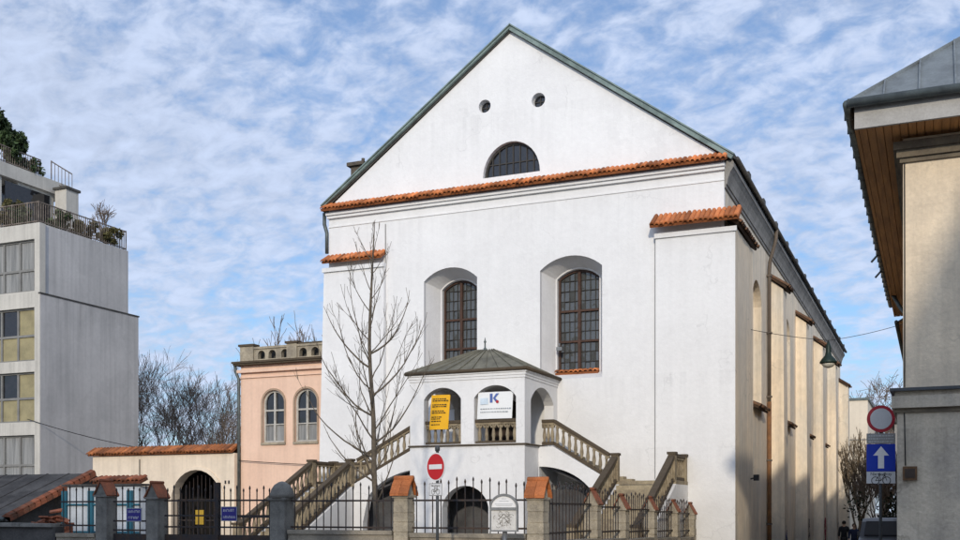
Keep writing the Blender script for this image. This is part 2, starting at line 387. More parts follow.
# niches, windows
def lattice_window(x0, x1, z0, zs, zt, y, cols, rows, parent, fm, bm_, gm, mull=.10):
    """arched casement: frame + mullion + transoms as the part, bars and pane as sub-parts"""
    mb = MB(); out = arch(x0,x1,z0,zs,zt); cx=(x0+x1)/2
    inn = arch(x0+.075,x1-.075,z0+.085,zs-.01,zt-.08)
    mb = shift(cut(out,[inn],.12), 0, y, 0)
    mb.box(cx-mull/2,cx+mull/2,y-.085,y+.05,z0+.101,zt-.09)
    zz = [z0+(zt-z0)*k for k in rows]
    for z in zz: mb.box(x0+.088,x1-.088,y-.075,y+.045,z-.042,z+.042)
    w = mb.build('window', fm, parent)
    b = MB()
    zl = [z0]+zz+[zt]
    for a in range(1,cols):
        for s_ in (0,1):
            X = (x0 if s_==0 else cx) + (cx-x0)*a/cols
            top = zs + (zt-zs)*max(0,1-((X-cx)/((x1-x0)/2))**2)**.5
            b.box(X-.014,X+.014,y-.012,y+.012,z0+.1,top-.05)
    for a,c_ in zip(zl,zl[1:]):
        k = max(2,round((c_-a)/.42))
        for q in range(1,k):
            z=a+(c_-a)*q/k
            if z < zs+.02: b.box(x0+.08,x1-.08,y-.012,y+.012,z-.013,z+.013)
    b.build('glazing_bars', bm_, w)
    p = MB()
    xs_ = [x0+.03+(x1-x0-.06)*i/(2*cols) for i in range(2*cols+1)]; nzr = max(6, round((zt-z0)/.42)); zs_ = [z0+.03+(zt-z0-.06)*i/nzr for i in range(nzr+1)]
    for i in range(2*cols):
        for k in range(nzr):
            tx, tz = rnd.gauss(0,.04), rnd.gauss(0,.06); cx_ = (xs_[i]+xs_[i+1])/2; cz_ = (zs_[k]+zs_[k+1])/2
            p.add([(X, y+.035+(X-cx_)*tx+(Z-cz_)*tz, Z) for X,Z in ((xs_[i],zs_[k]),(xs_[i+1],zs_[k]),(xs_[i+1],zs_[k+1]),(xs_[i],zs_[k+1]))],[(0,1,2,3)])
    p.build('pane', gm, w)
    return w
for x0,x1 in nich:
    i0, i1 = x0+.34, x1-.34
    o = arch(x0,x1,NB,11.36,11.86); i_ = arch(i0,i1,7.3,11.17,11.58)
    mb = loft([(a,YF+.18,c_) for a,c_ in o],[(a,YF+DEP-.25,c_) for a,c_ in i_])
    j = arch(i0+.06,i1-.06,7.34,11.15,11.53)
    join(mb, loft([(a,YF+DEP-.25,c_) for a,c_ in i_],[(a,YF+DEP-.24,c_) for a,c_ in j]))
    join(mb, loft([(a,YF+DEP-.24,c_) for a,c_ in j],[(a,YF+DEP+.12,c_) for a,c_ in j]))
    mb.build('window_niche', reveal, syn)
    w = lattice_window(i0+.07,i1-.07,7.36,11.14,11.52,YF+DEP,4,(.30,.60),syn,wood,lead,wglass,.12)
    sl = MB(); 
    tiles(sl,(i0+.05,YF+.98,7.36),(1,0,0),(0,-1,-.25),9,.26,(i1-i0-.1)/9)
    sl.build('sill', tile, w)
# lunette and round windows
mb = loft([(a,YF+.18,c_) for a,c_ in lun],[(a,YF+.30,c_) for a,c_ in lun]); mb.build('lunette_reveal', reveal, syn)
mb = MB()
inn = [(XC-1.15,15.48),(XC+1.15,15.48)] + [(XC+1.15*math.cos(math.pi*i/20), 15.48+1.2*math.sin(math.pi*i/20)) for i in range(1,20)]
mb = shift(cut(lun,[inn],.08),0,YF+.25,0)
for k in range(1,8):
    X = XC-1.2+.3*k; mb.box(X-.022,X+.022,YF+.22,YF+.26,15.45,15.45+1.25*math.sqrt(max(0,1-((X-XC)/1.22)**2)))
mb.box(XC-1.15,XC+1.15,YF+.225,YF+.255,15.95,15.99)
lw = mb.build('lunette_window', lead, syn)
p = MB(); p.add([(a,YF+.27,c_) for a,c_ in lun],[tuple(range(len(lun)))]); p.build('pane', dglass, lw)
for x,z,r in eyes:
    o = circ(x,z,r); mb = loft([(a,YF+.18,c_) for a,c_ in o],[(a,YF+.30,c_) for a,c_ in circ(x,z,r*.9)])
    e = mb.build('round_window', reveal, syn)
    p = MB(); p.add([(a,YF+.28,c_) for a,c_ in circ(x,z,r*.95)],[tuple(range(20))]); p.build('pane', dglass, e)
    b = MB(); b.box(x-.02,x+.02,YF+.24,YF+.27,z-r*.85,z+r*.85); b.box(x-r*.85,x+r*.85,YF+.243,YF+.267,z-.02,z+.02); b.build('glazing_bars', lead, e)
# cornice of the gable
mb = MB(); ncor = 92
tiles(mb,(XL-.15,YF-.02,15.12),(1,0,0),(0,-1,-.62),ncor,.52,(XR-XL+.3)/ncor)
mb.build('tile_cornice', tile, syn)
mb = MB()
mb.box(XL-.05,XR+.05,YF-.22,YF-.002,14.62,14.74); mb.box(XL-.03,XR+.03,YF-.13,YF-.002,14.50,14.62); mb.box(XL-.01,XR+.01,YF-.035,YF-.003,14.12,14.17)
mb.build('cornice_moulding', white, syn)
# gable verges
def slope_pt(x, up): return
sl = math.atan2(ZA-15.1, XC-XL+.15)
for s_, th in ((-1,.08),(1,.17)):
    xe = (XL-.25) if s_ < 0 else (XR+.35)
    ze = 15.1-.1*math.tan(sl)
    a = V(xe,0,ze-(.0 if s_<0 else .1)); b = V(XC,0,ZA+.02); n = V(-(b-a).z*(1 if s_<0 else 1),0,(b-a).x).normalized()
    if n.z < 0: n = -n
    mb = MB()
    lo = -n*(th*.62); hi = n*(th*.38)
    mb.prism([a+lo+V(0,YF-.2,0), b+V(0,0,-th*.75)+V(0,YF-.2,0), b+V(0,0,th*.45)+V(0,YF-.2,0), a+hi+V(0,YF-.2,0)],(0,.19,0))
    mb.prism([a+hi+V(0,YF-.26,0), b+V(0,0,th*.45)+V(0,YF-.26,0), b+V(0,0,th*.45+.06)+V(0,YF-.26,0), a+hi+n*.05+V(0,YF-.26,0)],(0,.5,0))
    mb.build('gable_verge', copper, syn)
# main roof
mb = MB()
for s_ in (-1,1):
    xe = XL-.3 if s_<0 else XR+.42; ze=15.0-.02
    P = [(xe,YF-.05,ze),(XC,YF-.05,ZA),(XC,YE+.3,ZA),(xe,YE+.3,ze)]
    mb.add(P+[(x,y,z-.12) for x,y,z in P],[(0,1,2,3),(7,6,5,4),(0,3,7,4),(0,4,5,1),(2,6,7,3)])
    for k in range(60):        # standing seams
        y = YF+.4+k*.9
        if y < YE: mb.bar((xe,y,ze+.03),(XC,y,ZA+.03),.04,.06)
rf = mb.build('main_roof', darkroof, syn)
for k in range(13):
    b = MB()
    y = YF+3.2+k*4.05
    b.box(XR+.20,XR+.42,y,y+.5,15.12,15.36); b.bar((XR+.3,y+.25,15.1),(XR-.4,y+.25,15.6),.08,.3)
    b.build('snow_guard', darkroof, rf)
b = MB(); b.tube([(XR+.45,YF+.15,14.93),(XR+.45,YE+.2,14.93)],.09,8); b.build('gutter', darkroof, rf)
# side wall
bays = [48.45, 58.9, 68.6, 78.4, 88.0]
sh = [arch(c-1.35,c+1.35,6.5,11.0,11.95) for c in bays]
mb = toX(cut([(YF+.2,-2.5),(YE,-2.5),(YE,14.3),(YF+.2,14.3)], sh, .3), XR-.15-.002)
mb.build('side_wall', stucco, syn)
mb = MB(); mb.box(XL,XL+.3,YF+.2,YE,-2.5,14.9); mb.box(XL+.3,XR-.3,YE-.3,YE,-2.5,14.9); mb.build('rear_wall', stucco, syn)
for c in bays:
    o = arch(c-1.35,c+1.35,6.5,11.0,11.95); i_ = arch(c-.95,c+.95,6.9,11.0,11.6)
    mb = loft([(XR-.3,a,z) for a,z in o],[(XR-1.0,a,z) for a,z in i_]); nn = mb.build('window_niche', stucco, syn)
    w = MB(); fr = arch(c-.95,c+.95,6.9,11.0,11.6); fi = arch(c-.85,c+.85,7.0,11.0,11.5)
    w = toX(cut(fr,[fi],.1), XR-.98); w.box(XR-1.03,XR-.93,c-.05,c+.05,7,11.5); w.box(XR-1.03,XR-.93,c-.85,c+.85,8.5,8.6); w.box(XR-1.03,XR-.93,c-.85,c+.85,10,10.1)
    wo = w.build('window', wood, syn)
    p = MB(); p.add([(XR-1.0,a,z) for a,z in fi],[tuple(range(len(fi)))]); p.build('pane', wglass, wo)
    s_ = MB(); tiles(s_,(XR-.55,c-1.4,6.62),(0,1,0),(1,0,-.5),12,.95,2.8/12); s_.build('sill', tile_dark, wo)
# side cornice
mb = MB()
mb.prism([(XR-.001,YF+.02,13.85),(XR+.05,YF+.02,13.85),(XR+.07,YF+.02,13.98),(XR+.10,YF+.02,13.98),(XR+.14,YF+.02,14.2),(XR+.22,YF+.02,14.42),(XR+.32,YF+.02,14.58),(XR+.35,YF+.02,14.6),(XR+.35,YF+.02,14.78),(XR+.30,YF+.02,14.86),(XR-.001,YF+.02,14.86)],(0,YE-YF+.1,0))
mb.build('side_cornice', cornm, syn)
# buttresses
def buttress(p, w_, name='buttress'): return p.build(name, w_, syn)
mb = MB()      # front right, white front and stuccoed flank
x0,x1,y0,y1,zt = -9.88,-6.85,40.18,44.4,12.3
mb.add([(x0,y0,-1.6),(x1,y0,-1.6),(x1,y1,-1.6),(x0,y0,zt),(x1,y0,zt),(x1,y1,zt),(x0,YF,-1.6),(x0,YF,zt),(XR,y1,-1.6),(XR,y1,zt)],
       [(0,1,4,3),(6,0,3,7)],0)
mb.add([(x1,y0,-1.6),(x1,y1,-1.6),(x1,y1,zt),(x1,y0,zt),(XR,y1,-1.6),(XR,y1,zt)],[(0,1,2,3),(1,4,5,2)],1)
mb.add([(x0,y0,zt),(x1,y0,zt),(x1,y1,zt),(XR,y1,zt),(XR,YF,zt),(x0,YF,zt)],[(0,1,2,3,4,5)],0)
mb.box(x0-.03,x1+.06,y0-.08,y0-.002,12.12,12.3,0)
bt = mb.build('buttress', [white, stucco], syn)
mb = MB(); tiles(mb,(x0-.12,YF+.02,13.05),(1,0,0),(0,-1,-.75),18,.86,(x1-x0+.32)/18)
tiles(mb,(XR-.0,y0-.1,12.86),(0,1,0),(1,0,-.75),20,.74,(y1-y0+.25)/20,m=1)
mb.build('tile_cap', [tile, tile_dark], bt)
mb = MB(); x0,x1=-24.68,-21.7
mb.hexa([(x0-.34,YF-.28,-1.6),(x1,YF-.28,-1.6),(x1,44.4,-1.6),(x0-.34,44.4,-1.6),(x0,YF-.2,12.3),(x1,YF-.2,12.3),(x1,44.4,12.3),(x0,44.4,12.3)])
mb.box(x0-.05,x1+.03,YF-.29,YF-.203,12.12,12.3)
bt = mb.build('buttress', white, syn)
mb = MB(); tiles(mb,(x0+.02,YF+.02,12.86),(1,0,0),(0,-1,-.66),15,.56,(x1-x0-.06)/15); mb.build('tile_cap', tile, bt)
for k, yb in enumerate((53.4, 63.4, 73.0, 82.8, 92.9)):
    z1 = 12.5 if k < 4 else 12.0; pr = .58 if k < 4 else .72
    mb = MB(); mb.hexa([(XR,yb-.7,-2.5),(XR+pr+.1,yb-.7,-2.5),(XR+pr+.1,yb+.7,-2.5),(XR,yb+.7,-2.5),(XR,yb-.65,z1+.3),(XR+pr,yb-.65,z1-.15),(XR+pr,yb+.65,z1-.15),(XR,yb+.65,z1+.3)])
    bt = mb.build('buttress', stucco, syn)
    if k < 4:
        gr = MB(); rg_ = random.Random(40+k); xg = XR+pr+.112
        for q in range((9,6,16,5)[k]):
            y_ = yb+rg_.uniform(-.5,.5); z_ = rg_.uniform(-.5,.9); pts_ = [(xg,y_,z_)]
            for _ in range(7): y_ = min(yb+.62,max(yb-.62,y_+rg_.uniform(-.25,.25))); z_ = min(1.2,max(-.6,z_+rg_.uniform(-.4,.4))); pts_.append((xg-.0045,y_,z_))
            gr.tube(pts_, .05 if k==2 else .035, 4)
        gr.v = [(xg+(a-xg)*.12,b_,c_) for a,b_,c_ in gr.v]
        gr.build('graffiti', [mat('navy_spray',(.05,.06,.15),.6,bump=0), mat('black_spray',(.04,.04,.045),.6,bump=0), mat('red_spray',(.28,.015,.035),.6,bump=0), mat('grey_spray',(.09,.09,.1),.6,bump=0)][k], bt)
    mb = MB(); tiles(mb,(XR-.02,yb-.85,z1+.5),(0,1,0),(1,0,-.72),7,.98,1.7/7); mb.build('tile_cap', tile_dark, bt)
# downpipe on the side
mb = MB(); px,py = XR+.12,51.4
mb.tube([(XR+.45,py,14.9),(XR+.42,py,14.4),(XR+.15,py,13.4),(px,py,12.9),(px,py,6.8)],.09,8,0); mb.tube([(px,py,6.8),(px,py,-.8)],.105,8,1)
for z in (1,4,7,10,12.7): mb.box(px-.12,px+.12,py-.12,py+.12,z,z+.08,0)
mb.build('downpipe', [mat('pipe_brown',(.14,.11,.085),.7,bump=.1), mat('pipe_rust',(.26,.125,.05),.8,col2=(.16,.08,.04),scale=3,bump=.2)], syn)
mb = MB(); mb.tube([(XL-.22,YF-.02,14.8),(XL-.22,YF-.02,14.3),(XL-.08,YF-.04,13.9),(XL-.08,YF-.04,13.0)],.08,8); mb.build('downpipe', zinc_dark, syn)
mb = MB(); mb.box(-24.72,-24.12,42.6,43.5,14.8,17.5); mb.box(-24.86,-23.98,42.45,43.65,17.5,17.66); mb.tube([(-24.3,43,17.66),(-24.3,43,17.95)],.09); mb.tube([(-24.55,43,17.66),(-24.55,43,17.85)],.07); mb.build('chimney', parap_dark, syn)
mb = MB(); mb.box(-14.2,-13.95,YF+.62,YF+.78,8.2,8.34); mb.tube([(-14.08,YF+.7,8.34),(-14.08,YF+.7,8.5)],.03); mb.build('floodlight', galv, syn)
mb = MB(); mb.bar((-21.72,YF-.03,12.2),(-21.72,YF-.03,14.0),.02,.02,up=(0,1,0)); mb.build('lightning_cable', cable_m, syn)
mb = MB(); mb.bar((-9.93,YF-.03,12.3),(-9.93,YF-.03,2.9),.03,.03,up=(0,1,0)); mb.build('lightning_cable', cable_m, syn)
mb = MB(); mb.tube([(-6.83,43.6,2.95),(-6.62,43.6,3.0)],.03); mb.box(-6.7,-6.5,43.5,43.7,2.88,3.12); mb.build('wall_camera', black, syn)
mb = MB(); mb.box(-17.0,-15.6,YF+.2,YF+.3,4.14,6.4); mb.box(-16.33,-16.27,YF+.17,YF+.2,4.2,6.2); mb.build('door', door_m, syn)

# porch
px0,px1,py0 = -18.67,-13.93,36.7
mb = shift(cut([(px0,-1.2),(px1,-1.2),(px1,4.12),(px0,4.12)],[arch(-17.3,-15.38,-.4,1.8,2.62)],.5),0,py0+.25,0)
mb.box(px0,px0+.45,py0+.5,YF,-1.2,4.12); mb.box(px1-.45,px1,py0+.5,YF,-1.2,4.12)
join(mb, shift(cut([(px0,4.18),(px1,4.18),(px1,6.8),(px0,6.8)],[arch(-18.07,-16.51,4.2,5.92,6.37),arch(-15.97,-14.27,4.2,5.92,6.37)],.4),0,py0+.2,0))
for xx in (px0+.2, px1-.2):
    join(mb, toX(cut([(py0+.4,4.18),(YF-.003,4.18),(YF-.003,6.8),(py0+.4,6.8)],[arch(37.35,39.95,4.2,5.85,6.42)],.4), xx))
porch = mb.build('porch', white, syn)
mb = MB(); mb.box(px0-.06,px1+.06,py0-.06,YF-.004,4.12,4.18); mb.build('floor_slab', rail_m, porch)
mb = MB(); mb.box(px0+.4,px1-.4,py0+.4,YF-.004,6.6,6.7); mb.build('ceiling', reveal, porch)
mb = MB(); mb.box(px0+.46,px1-.46,YF-1.5,YF-.05,-1,4.0); mb.build('undercroft_shade', recess, porch)  # dark block added behind the central arch, its grey stands in for shade
mb = MB()
for d,z0,z1 in ((.03,6.62,6.72),(.06,6.72,6.82),(.10,6.82,6.93)): mb.box(px0-d,px1+d,py0-d,YF-.005,z0,z1)
mb.build('cornice', white, porch)
mb = MB(); e=.13; zr=6.97; ap = V(-16.3,38.55,8.05)
cs = [V(px0-e,py0-e,zr),V(px1+e,py0-e,zr),V(px1+e,YF-.01,zr),V(px0-e,YF-.01,zr)]
r0 = V(-16.65,38.55,8.0); r1 = V(-15.95,38.55,8.0)
back0 = V(-17.2,YF-.01,8.0); 
mb.add([*cs, r0, r1, V(-16.65,YF-.01,8.0), V(-15.95,YF-.01,8.0)],[(0,1,5,4),(1,2,7,5),(3,0,4,6),(4,5,7,6)])
mb.add([c-V(0,0,.05) for c in cs],[(3,2,1,0)],1)
def seam(a,b): mb.bar(a+V(0,0,.02),b+V(0,0,.02),.035,.05)
for k in range(1,9):
    f = k/9; seam(cs[0].lerp(cs[1],f), r0.lerp(r1,f))
for k in range(1,5):
    f = k/5; seam(cs[1].lerp(cs[2],f), r1.lerp(V(-15.95,YF-.01,8.0),f)); seam(cs[0].lerp(cs[3],f), r0.lerp(V(-16.65,YF-.01,8.0),f))
seam(cs[1],r1); seam(cs[0],r0)
prf = mb.build('porch_roof', [copper_roof, rail_m], porch)
mb = MB(); mb.tube([cs[0]+V(0,0,-.03),cs[1]+V(0,0,-.03)],.07,8); mb.tube([cs[1]+V(0,0,-.03),cs[2]+V(0,0,-.03)],.07,8); mb.tube([cs[0]+V(0,0,-.03),cs[3]+V(0,0,-.03)],.07,8)
mb.build('gutter', rail_m, porch)
mb = MB(); mb.lathe((-16.3,38.55,7.98),[(.09,0),(.07,.08),(.035,.12),(.03,.3),(.06,.34),(.03,.4),(.008,.52)],8); mb.build('finial', zinc_dark, porch)
balustrade('balustrade',(-18.07,py0+.22,4.18),(-16.51,py0+.22,4.18),6,porch,h=.88,posts=(0,0),arcs=True)
balustrade('balustrade',(-15.97,py0+.22,4.18),(-14.27,py0+.22,4.18),6,porch,h=.88,posts=(0,0),arcs=True)

# twin staircases
def staircase(xp, xa, xb, xc, wide_y, s):
    """xp porch side, xa flight top, xb landing near edge, xc landing far edge; s = +1 right, -1 left"""
    YS = 38.2; zl = 2.78; zp = 4.14
    def fx(a, b): return (min(a,b), max(a,b))
    ext = [(xp,-1.2),(xp,4.12),(xa,4.12),(xb,zl-.02),(xb,-1.2)]
    n = 12; x0 = xp + s*.02; x1 = xb - s*.45
    curve = [(x0 + (x1-x0)*i/n, 1.5 + 1.86*math.sqrt(max(0,1-(i/n)**2)) - (.3 if i == n else 0)) for i in range(n+1)]
    hole = [(x0+ s*.0, -.9)] + curve + [(x1,-.9)]
    mb = shift(cut(ext,[hole],.35),0,YS+.175,0)
    # landing mass and front flight walls
    a,b = fx(xb+s*.003,xc)
    mb.box(a,b,YS+.003,wide_y,-1.2,zl-.14)
    L_ = zl/.5; y_end = YS-L_
    for q in (a, b-.3):
        mb.prism([(q,YS,-1.2),(q,YS,zl-.1),(q,y_end,-.05),(q,y_end,-1.2)],(.3,0,0))
    # soffit under the side flight
    mb.prism([(xa,YS+.36,zp-.35),(xb,YS+.36,zl-.3),(xb,YS+.36,zl-.55),(xa,YS+.36,zp-.6)],(0,2.0,0))
    st = mb.build('staircase', white, syn)
    mr = MB(); mr.box(*fx(xp+s*.02,xb-s*.02),YS+1.3,YF-.03,-1.2,2.5); mr.prism([(xp+s*.02,YS+.36,zp-.62),(xb,YS+.36,zl-.57),(xb,YS+.36,zl-.62),(xp+s*.02,YS+.36,zp-.75)],(0,1.9,0)); mr.build('undercroft_shade', recess, st)  # dark infill added under the flight, arch shade painted as grey
    m2 = MB(); n1 = 8
    for i in range(n1):
        xs0 = xa+(xb-xa)*i/n1; xs1 = xa+(xb-xa)*(i+1)/n1; z = zp-(zp-zl)*(i+1)/n1
        m2.box(*fx(xs0, xs1-s*.002+ s*.03), YS+.36, YF-.01, z-.3, z+.0)
    m2.box(a-.05 if s>0 else a,b if s>0 else b+.05,YS-.06,wide_y-.003,zl-.14,zl)
    n2 = 16
    for i in range(n2):
        y = YS-.06-L_*i/n2; z = zl-(zl)*(i+1)/n2
        m2.box(a+.301,b-.301,y-L_/n2-.03,y,z-.26,z)
    if s > 0: m2.box(xb-.35,xb-.02,YF-.5,YF-.02,zl,zl+.22); m2.box(xb-.02,xb+.32,YF-.5,YF-.02,zl,zl+.12)
    m2.build('step', stone_step, st)
    ym = YS+.17
    balustrade('balustrade',(xp+s*.1,ym,4.18),(xa,ym,4.18),3,st,h=.92,posts=(0,0),arcs=True)
    balustrade('balustrade',(xa,ym,4.18),(xb-s*.12,ym,zl+.06),9,st,h=.92,posts=(0,0))
    i0 = xb+s*.15; i1 = xc-s*.15
    balustrade('balustrade',(i0,YS+.0,zl),(i0,YS-L_+.4,.2),17,st,h=.92,posts=(1,1))
    balustrade('balustrade',(i1,YS+.0,zl),(i1,YS-L_+.4,.2),17,st,h=.92,posts=(1,1))
    if s > 0: balustrade('balustrade',(i1,YS+.16,zl),(i1,wide_y-.14,zl),5,st,h=.92,posts=(0,1))
    else:
        balustrade('balustrade',(i1,YS+.16,zl),(i1,wide_y-.14,zl),5,st,h=.92,posts=(0,1))
        balustrade('balustrade',(i1+.16,wide_y-.16,zl),(i0,wide_y-.16,zl),8,st,h=.92,posts=(0,1))
staircase(-13.93,-13.35,-11.05,-8.62,40.16, 1)
staircase(-18.67,-19.35,-22.05,-24.2,40.1,-1)

# banners hanging in the porch arches
t = thing('yellow_banner', 'yellow notice banner with black lines of text hung in the left porch arch', 'banner')
mb = MB(); n=6
def sheet(mb, x0,x1,z0,z1,y,skew=0,m=0,bow=.03,tk=.012):
    vs=[];K=8
    for i in range(K+1):
        for j in (0,1):
            f=i/K; vs.append((x0+(x1-x0)*f-(skew if j==0 else 0), y-bow*math.sin(math.pi*f*1.3), z0 if j==0 else z1))
    mb.add(vs+[(x,yy+tk,z) for x,yy,z in vs],[(2*i,2*i+2,2*i+3,2*i+1) for i in range(K)]+[(2*K+2+2*i+1,2*K+2+2*i+3,2*K+2+2*i+2,2*K+2+2*i) for i in range(K)]+[(1,3,2*K+5,2*K+3)],m)
sheet(mb,-17.76,-16.98,4.78,6.1,py0+.04,.10); mb.build('sheet', yellow, t)
ln = MB()
def lines(mb, rows, y, m=0):
    for x0,x1,z,h in rows: mb.box(x0,x1,y-.004,y,z,z+h,m)
rowsy=[]
for z,w0 in ((5.93,.62),(5.86,.66),(5.71,.6),(5.64,.64),(5.47,.5),(5.4,.58),(5.24,.42),(5.17,.36),(5.08,.4),(4.95,.36)):
    x=-17.68-.1*(6.1-z)/1.3; e_=x+w0
    while x<e_-.05:
        w=rnd.uniform(.04,.12); rowsy.append((x,min(x+w,e_),z,.032)); x+=w+.025
for zz_ in sorted({r_[2] for r_ in rowsy}): ln=MB(); lines(ln,[r_ for r_ in rowsy if r_[2]==zz_],py0-.001); ln.build('printed_line', black, t)
for a_,b_ in (((-17.76,py0+.03,6.09),(-18.06,py0+.1,6.12)),((-16.99,py0+.03,6.09),(-16.53,py0+.1,6.1)),((-17.0,py0+.03,4.8),(-16.6,py0+.12,5.0))): ti=MB(); ti.tube([a_,b_],.006,4); ti.build('tie', black, t)
t = thing('white_banner', 'white printed banner with a blue letter logo hung in the right porch arch', 'banner')
mb = MB(); sheet(mb,-15.82,-14.42,5.12,6.12,py0+.06,.05); mb.build('sheet', bannerw, t)
yb_ = py0+.02
ln = MB()
kx,kz=-15.2,5.72
ln.prism([(kx-.13,yb_,kz),(kx-.02,yb_,kz),(kx-.02,yb_,kz+.34),(kx-.13,yb_,kz+.34)],(0,.004,0))
ln.prism([(kx-.015,yb_-.001,kz+.15),(kx+.12,yb_-.001,kz+.34),(kx+.24,yb_-.001,kz+.34),(kx+.08,yb_-.001,kz+.15)],(0,.004,0))
ln.prism([(kx-.01,yb_-.002,kz+.17),(kx+.09,yb_-.002,kz+.17),(kx+.2,yb_-.002,kz+.05),(kx+.1,yb_-.002,kz+.03)],(0,.004,0))
ln.build('logo', bannerb, t)
ln = MB(); ln.add([(kx+.17+.06*math.cos(a*.5236),yb_-.004,kz+.03+.06*math.sin(a*.5236)) for a in range(12)],[tuple(range(11,-1,-1))]); ln.build('logo_dot', redd, t)
ln = MB(); ln.box(-15.72,-15.4,yb_-.002,yb_,5.66,5.9); ln.build('pale_patch', bannerl, t)
ln = MB(); rows=[]
for z,xe in ((5.48,-14.55),(5.36,-14.7)):
    x=-15.72
    while x<xe: w=rnd.uniform(.03,.1); rows.append((x,x+w,z,.03)); x+=w+.02
for zz_ in (5.48,5.36): ln=MB(); lines(ln,[r_ for r_ in rows if r_[2]==zz_],yb_); ln.build('printed_line', bannerg, t)

# ------------------------------------------------------------------ pink house with arched windows and pierced parapet
pk = thing('pink_house', 'salmon pink house with two arched windows and a pierced stone parapet beside the synagogue', 'house')
Yp=42.0; pxa,pxb=-30.38,-24.2
wins=[(-29.13,-27.93),(-27.35,-26.15),(-25.6,-24.5)]
mb = shift(cut([(pxa,-1.2),(pxb,-1.2),(pxb,8.55),(pxa,8.55)],[arch(a,b,4.86,6.73,7.33) for a,b in wins[:2]],.35),0,Yp+.175,0)
mb.box(pxa,pxa+.3,Yp+.35,Yp+9,-1.2,8.55); mb.box(pxa+.3,pxb,Yp+8.7,Yp+9,-1.2,8.55)
mb.build('wall', pink, pk)
pw = mat('old_white_frame',(.50,.48,.43),.7,col2=(.38,.36,.32),scale=5,bump=.1)
for a,b in wins[:2]:
    o=arch(a,b,4.86,6.73,7.33); i_=arch(a+.09,b-.09,4.95,6.73,7.24); cx=(a+b)/2
    mb=shift(cut(o,[i_],.1),0,Yp+.16,0); mb.box(cx-.045,cx+.045,Yp+.09,Yp+.2,4.95,7.25); mb.box(a+.09,b-.09,Yp+.10,Yp+.19,6.34,6.42); mb.box(a+.09,b-.09,Yp+.11,Yp+.18,5.7,5.75)
    w=mb.build('window', pw, pk)
    p=MB(); p.add([(x,Yp+.19,z) for x,z in i_],[tuple(range(len(i_)))]); p.build('pane', dglass, w)
    p=MB(); p.box(a+.1,cx-.05,Yp+.186,Yp+.188,4.96,5.7); p.box(cx+.05,b-.1,Yp+.186,Yp+.188,4.96,5.7); p.build('curtain', curtain, w)
    s_=MB(); s_.box(a-.08,b+.08,Yp-.08,Yp+.1,4.76,4.86); s_.build('sill', parap, w)
    f=shift(cut(arch(a-.09,b+.09,4.87,6.73,7.42),[o],.04),0,Yp-.02,0); f.build('surround', mat('pink_trim',(.42,.30,.21),.9,bump=.2) if 'pink_trim' not in MATS else MATS['pink_trim'], w)
mb=MB(); mb.box(pxa-.12,pxb,Yp-.18,Yp-.002,8.2,8.34,1); mb.box(pxa-.25,pxb,Yp-.3,Yp+9,8.55,8.63,0); mb.box(pxa-.3,pxb,Yp-.36,Yp+9,8.63,8.72,0); mb.box(pxa-.05,pxb,Yp-.07,Yp-.003,7.95,8.0,1)
mb.build('cornice', [rail_m, pink], pk)
mb=shift(cut([(pxa+.05,8.72),(pxb,8.72),(pxb,9.3),(pxa+.05,9.3)],[arch(x-.2,x+.2,8.82,9.02,9.22) for x in (-29.2,-28.6,-27.9,-26.9,-26.25,-25.4)],.25),0,Yp+.1,0)
for x in (pxa+.02,-27.75): mb.box(x,x+.75 if x<-30 else x+.55,Yp-.1,Yp+.3,8.721,9.45)
mb.box(pxa,pxb,Yp-.08,Yp+.28,9.3,9.4); mb.box(pxa-.05,pxa+.82,Yp-.16,Yp+.36,9.45,9.55,1); mb.box(-27.82,-27.13,Yp-.16,Yp+.36,9.45,9.55,1); mb.box(-27.1,pxb,Yp-.1,Yp+.3,9.402,9.46,1)
mb.build('parapet', [parap, rail_m], pk)
mb=MB(); mb.hexa([(pxa+.1,Yp+.5,8.72),(pxb,Yp+.5,8.72),(pxb,Yp+8,8.72),(pxa+.1,Yp+8,8.72),(pxa+.1,Yp+.56,9.28),(pxb,Yp+.56,9.28),(pxb,Yp+8,9.7),(pxa+.1,Yp+8,9.7)]); mb.build('roof', darkroof, pk)
mb=MB(); mb.tube([(pxa-.2,Yp-.2,8.6),(pxa-.2,Yp-.14,8.3),(pxa-.05,Yp-.1,7.9),(pxa-.05,Yp-.1,-.3)],.075,8); mb.build('downpipe', zinc_dark, pk)

# gateway wall
gw = thing('gateway_wall', 'cream courtyard wall with tiled coping and a dark arched gateway left of the pink house', 'wall')
Yw=41.9
mb=shift(cut([(-39.1,-1.2),(-30.46,-1.2),(-30.46,4.4),(-39.1,4.4)],[arch(-34.13,-31.2,-.5,2.15,3.63)],.55),0,Yw+.275-.3,0)
mb.build('wall', cream, gw)
mb=shift(cut(arch(-34.3,-31.03,-.5,2.15,3.8),[arch(-34.13,-31.2,-.5,2.15,3.63)],.06),0,Yw-.33,0); mb.build('arch_moulding', cream, gw)
mb=MB(); tiles(mb,(-39.3,Yw,4.78),(1,0,0),(0,-1,-.62),44,.55,8.8/44); tiles(mb,(-39.3,Yw,4.78),(1,0,0),(0,1,-.62),44,.5,8.8/44); mb.build('tile_coping', mat('coping_tile',(.43,.15,.05),.85,col2=(.24,.09,.04),scale=2.5,bump=.4,bscale=25,tint=True,fine=.3), gw)
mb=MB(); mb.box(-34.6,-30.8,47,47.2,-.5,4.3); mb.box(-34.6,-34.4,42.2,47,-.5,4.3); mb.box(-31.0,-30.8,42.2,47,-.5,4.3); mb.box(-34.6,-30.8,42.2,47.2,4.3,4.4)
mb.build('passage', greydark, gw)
mb=MB()
for i in range(13): x=-34.1+.24*i; mb.bar((x,Yw+.1,-.3),(x,Yw+.1,3.4-.0*abs(i-6)-abs(i-6)**2*.035),.03,.03,up=(0,1,0))
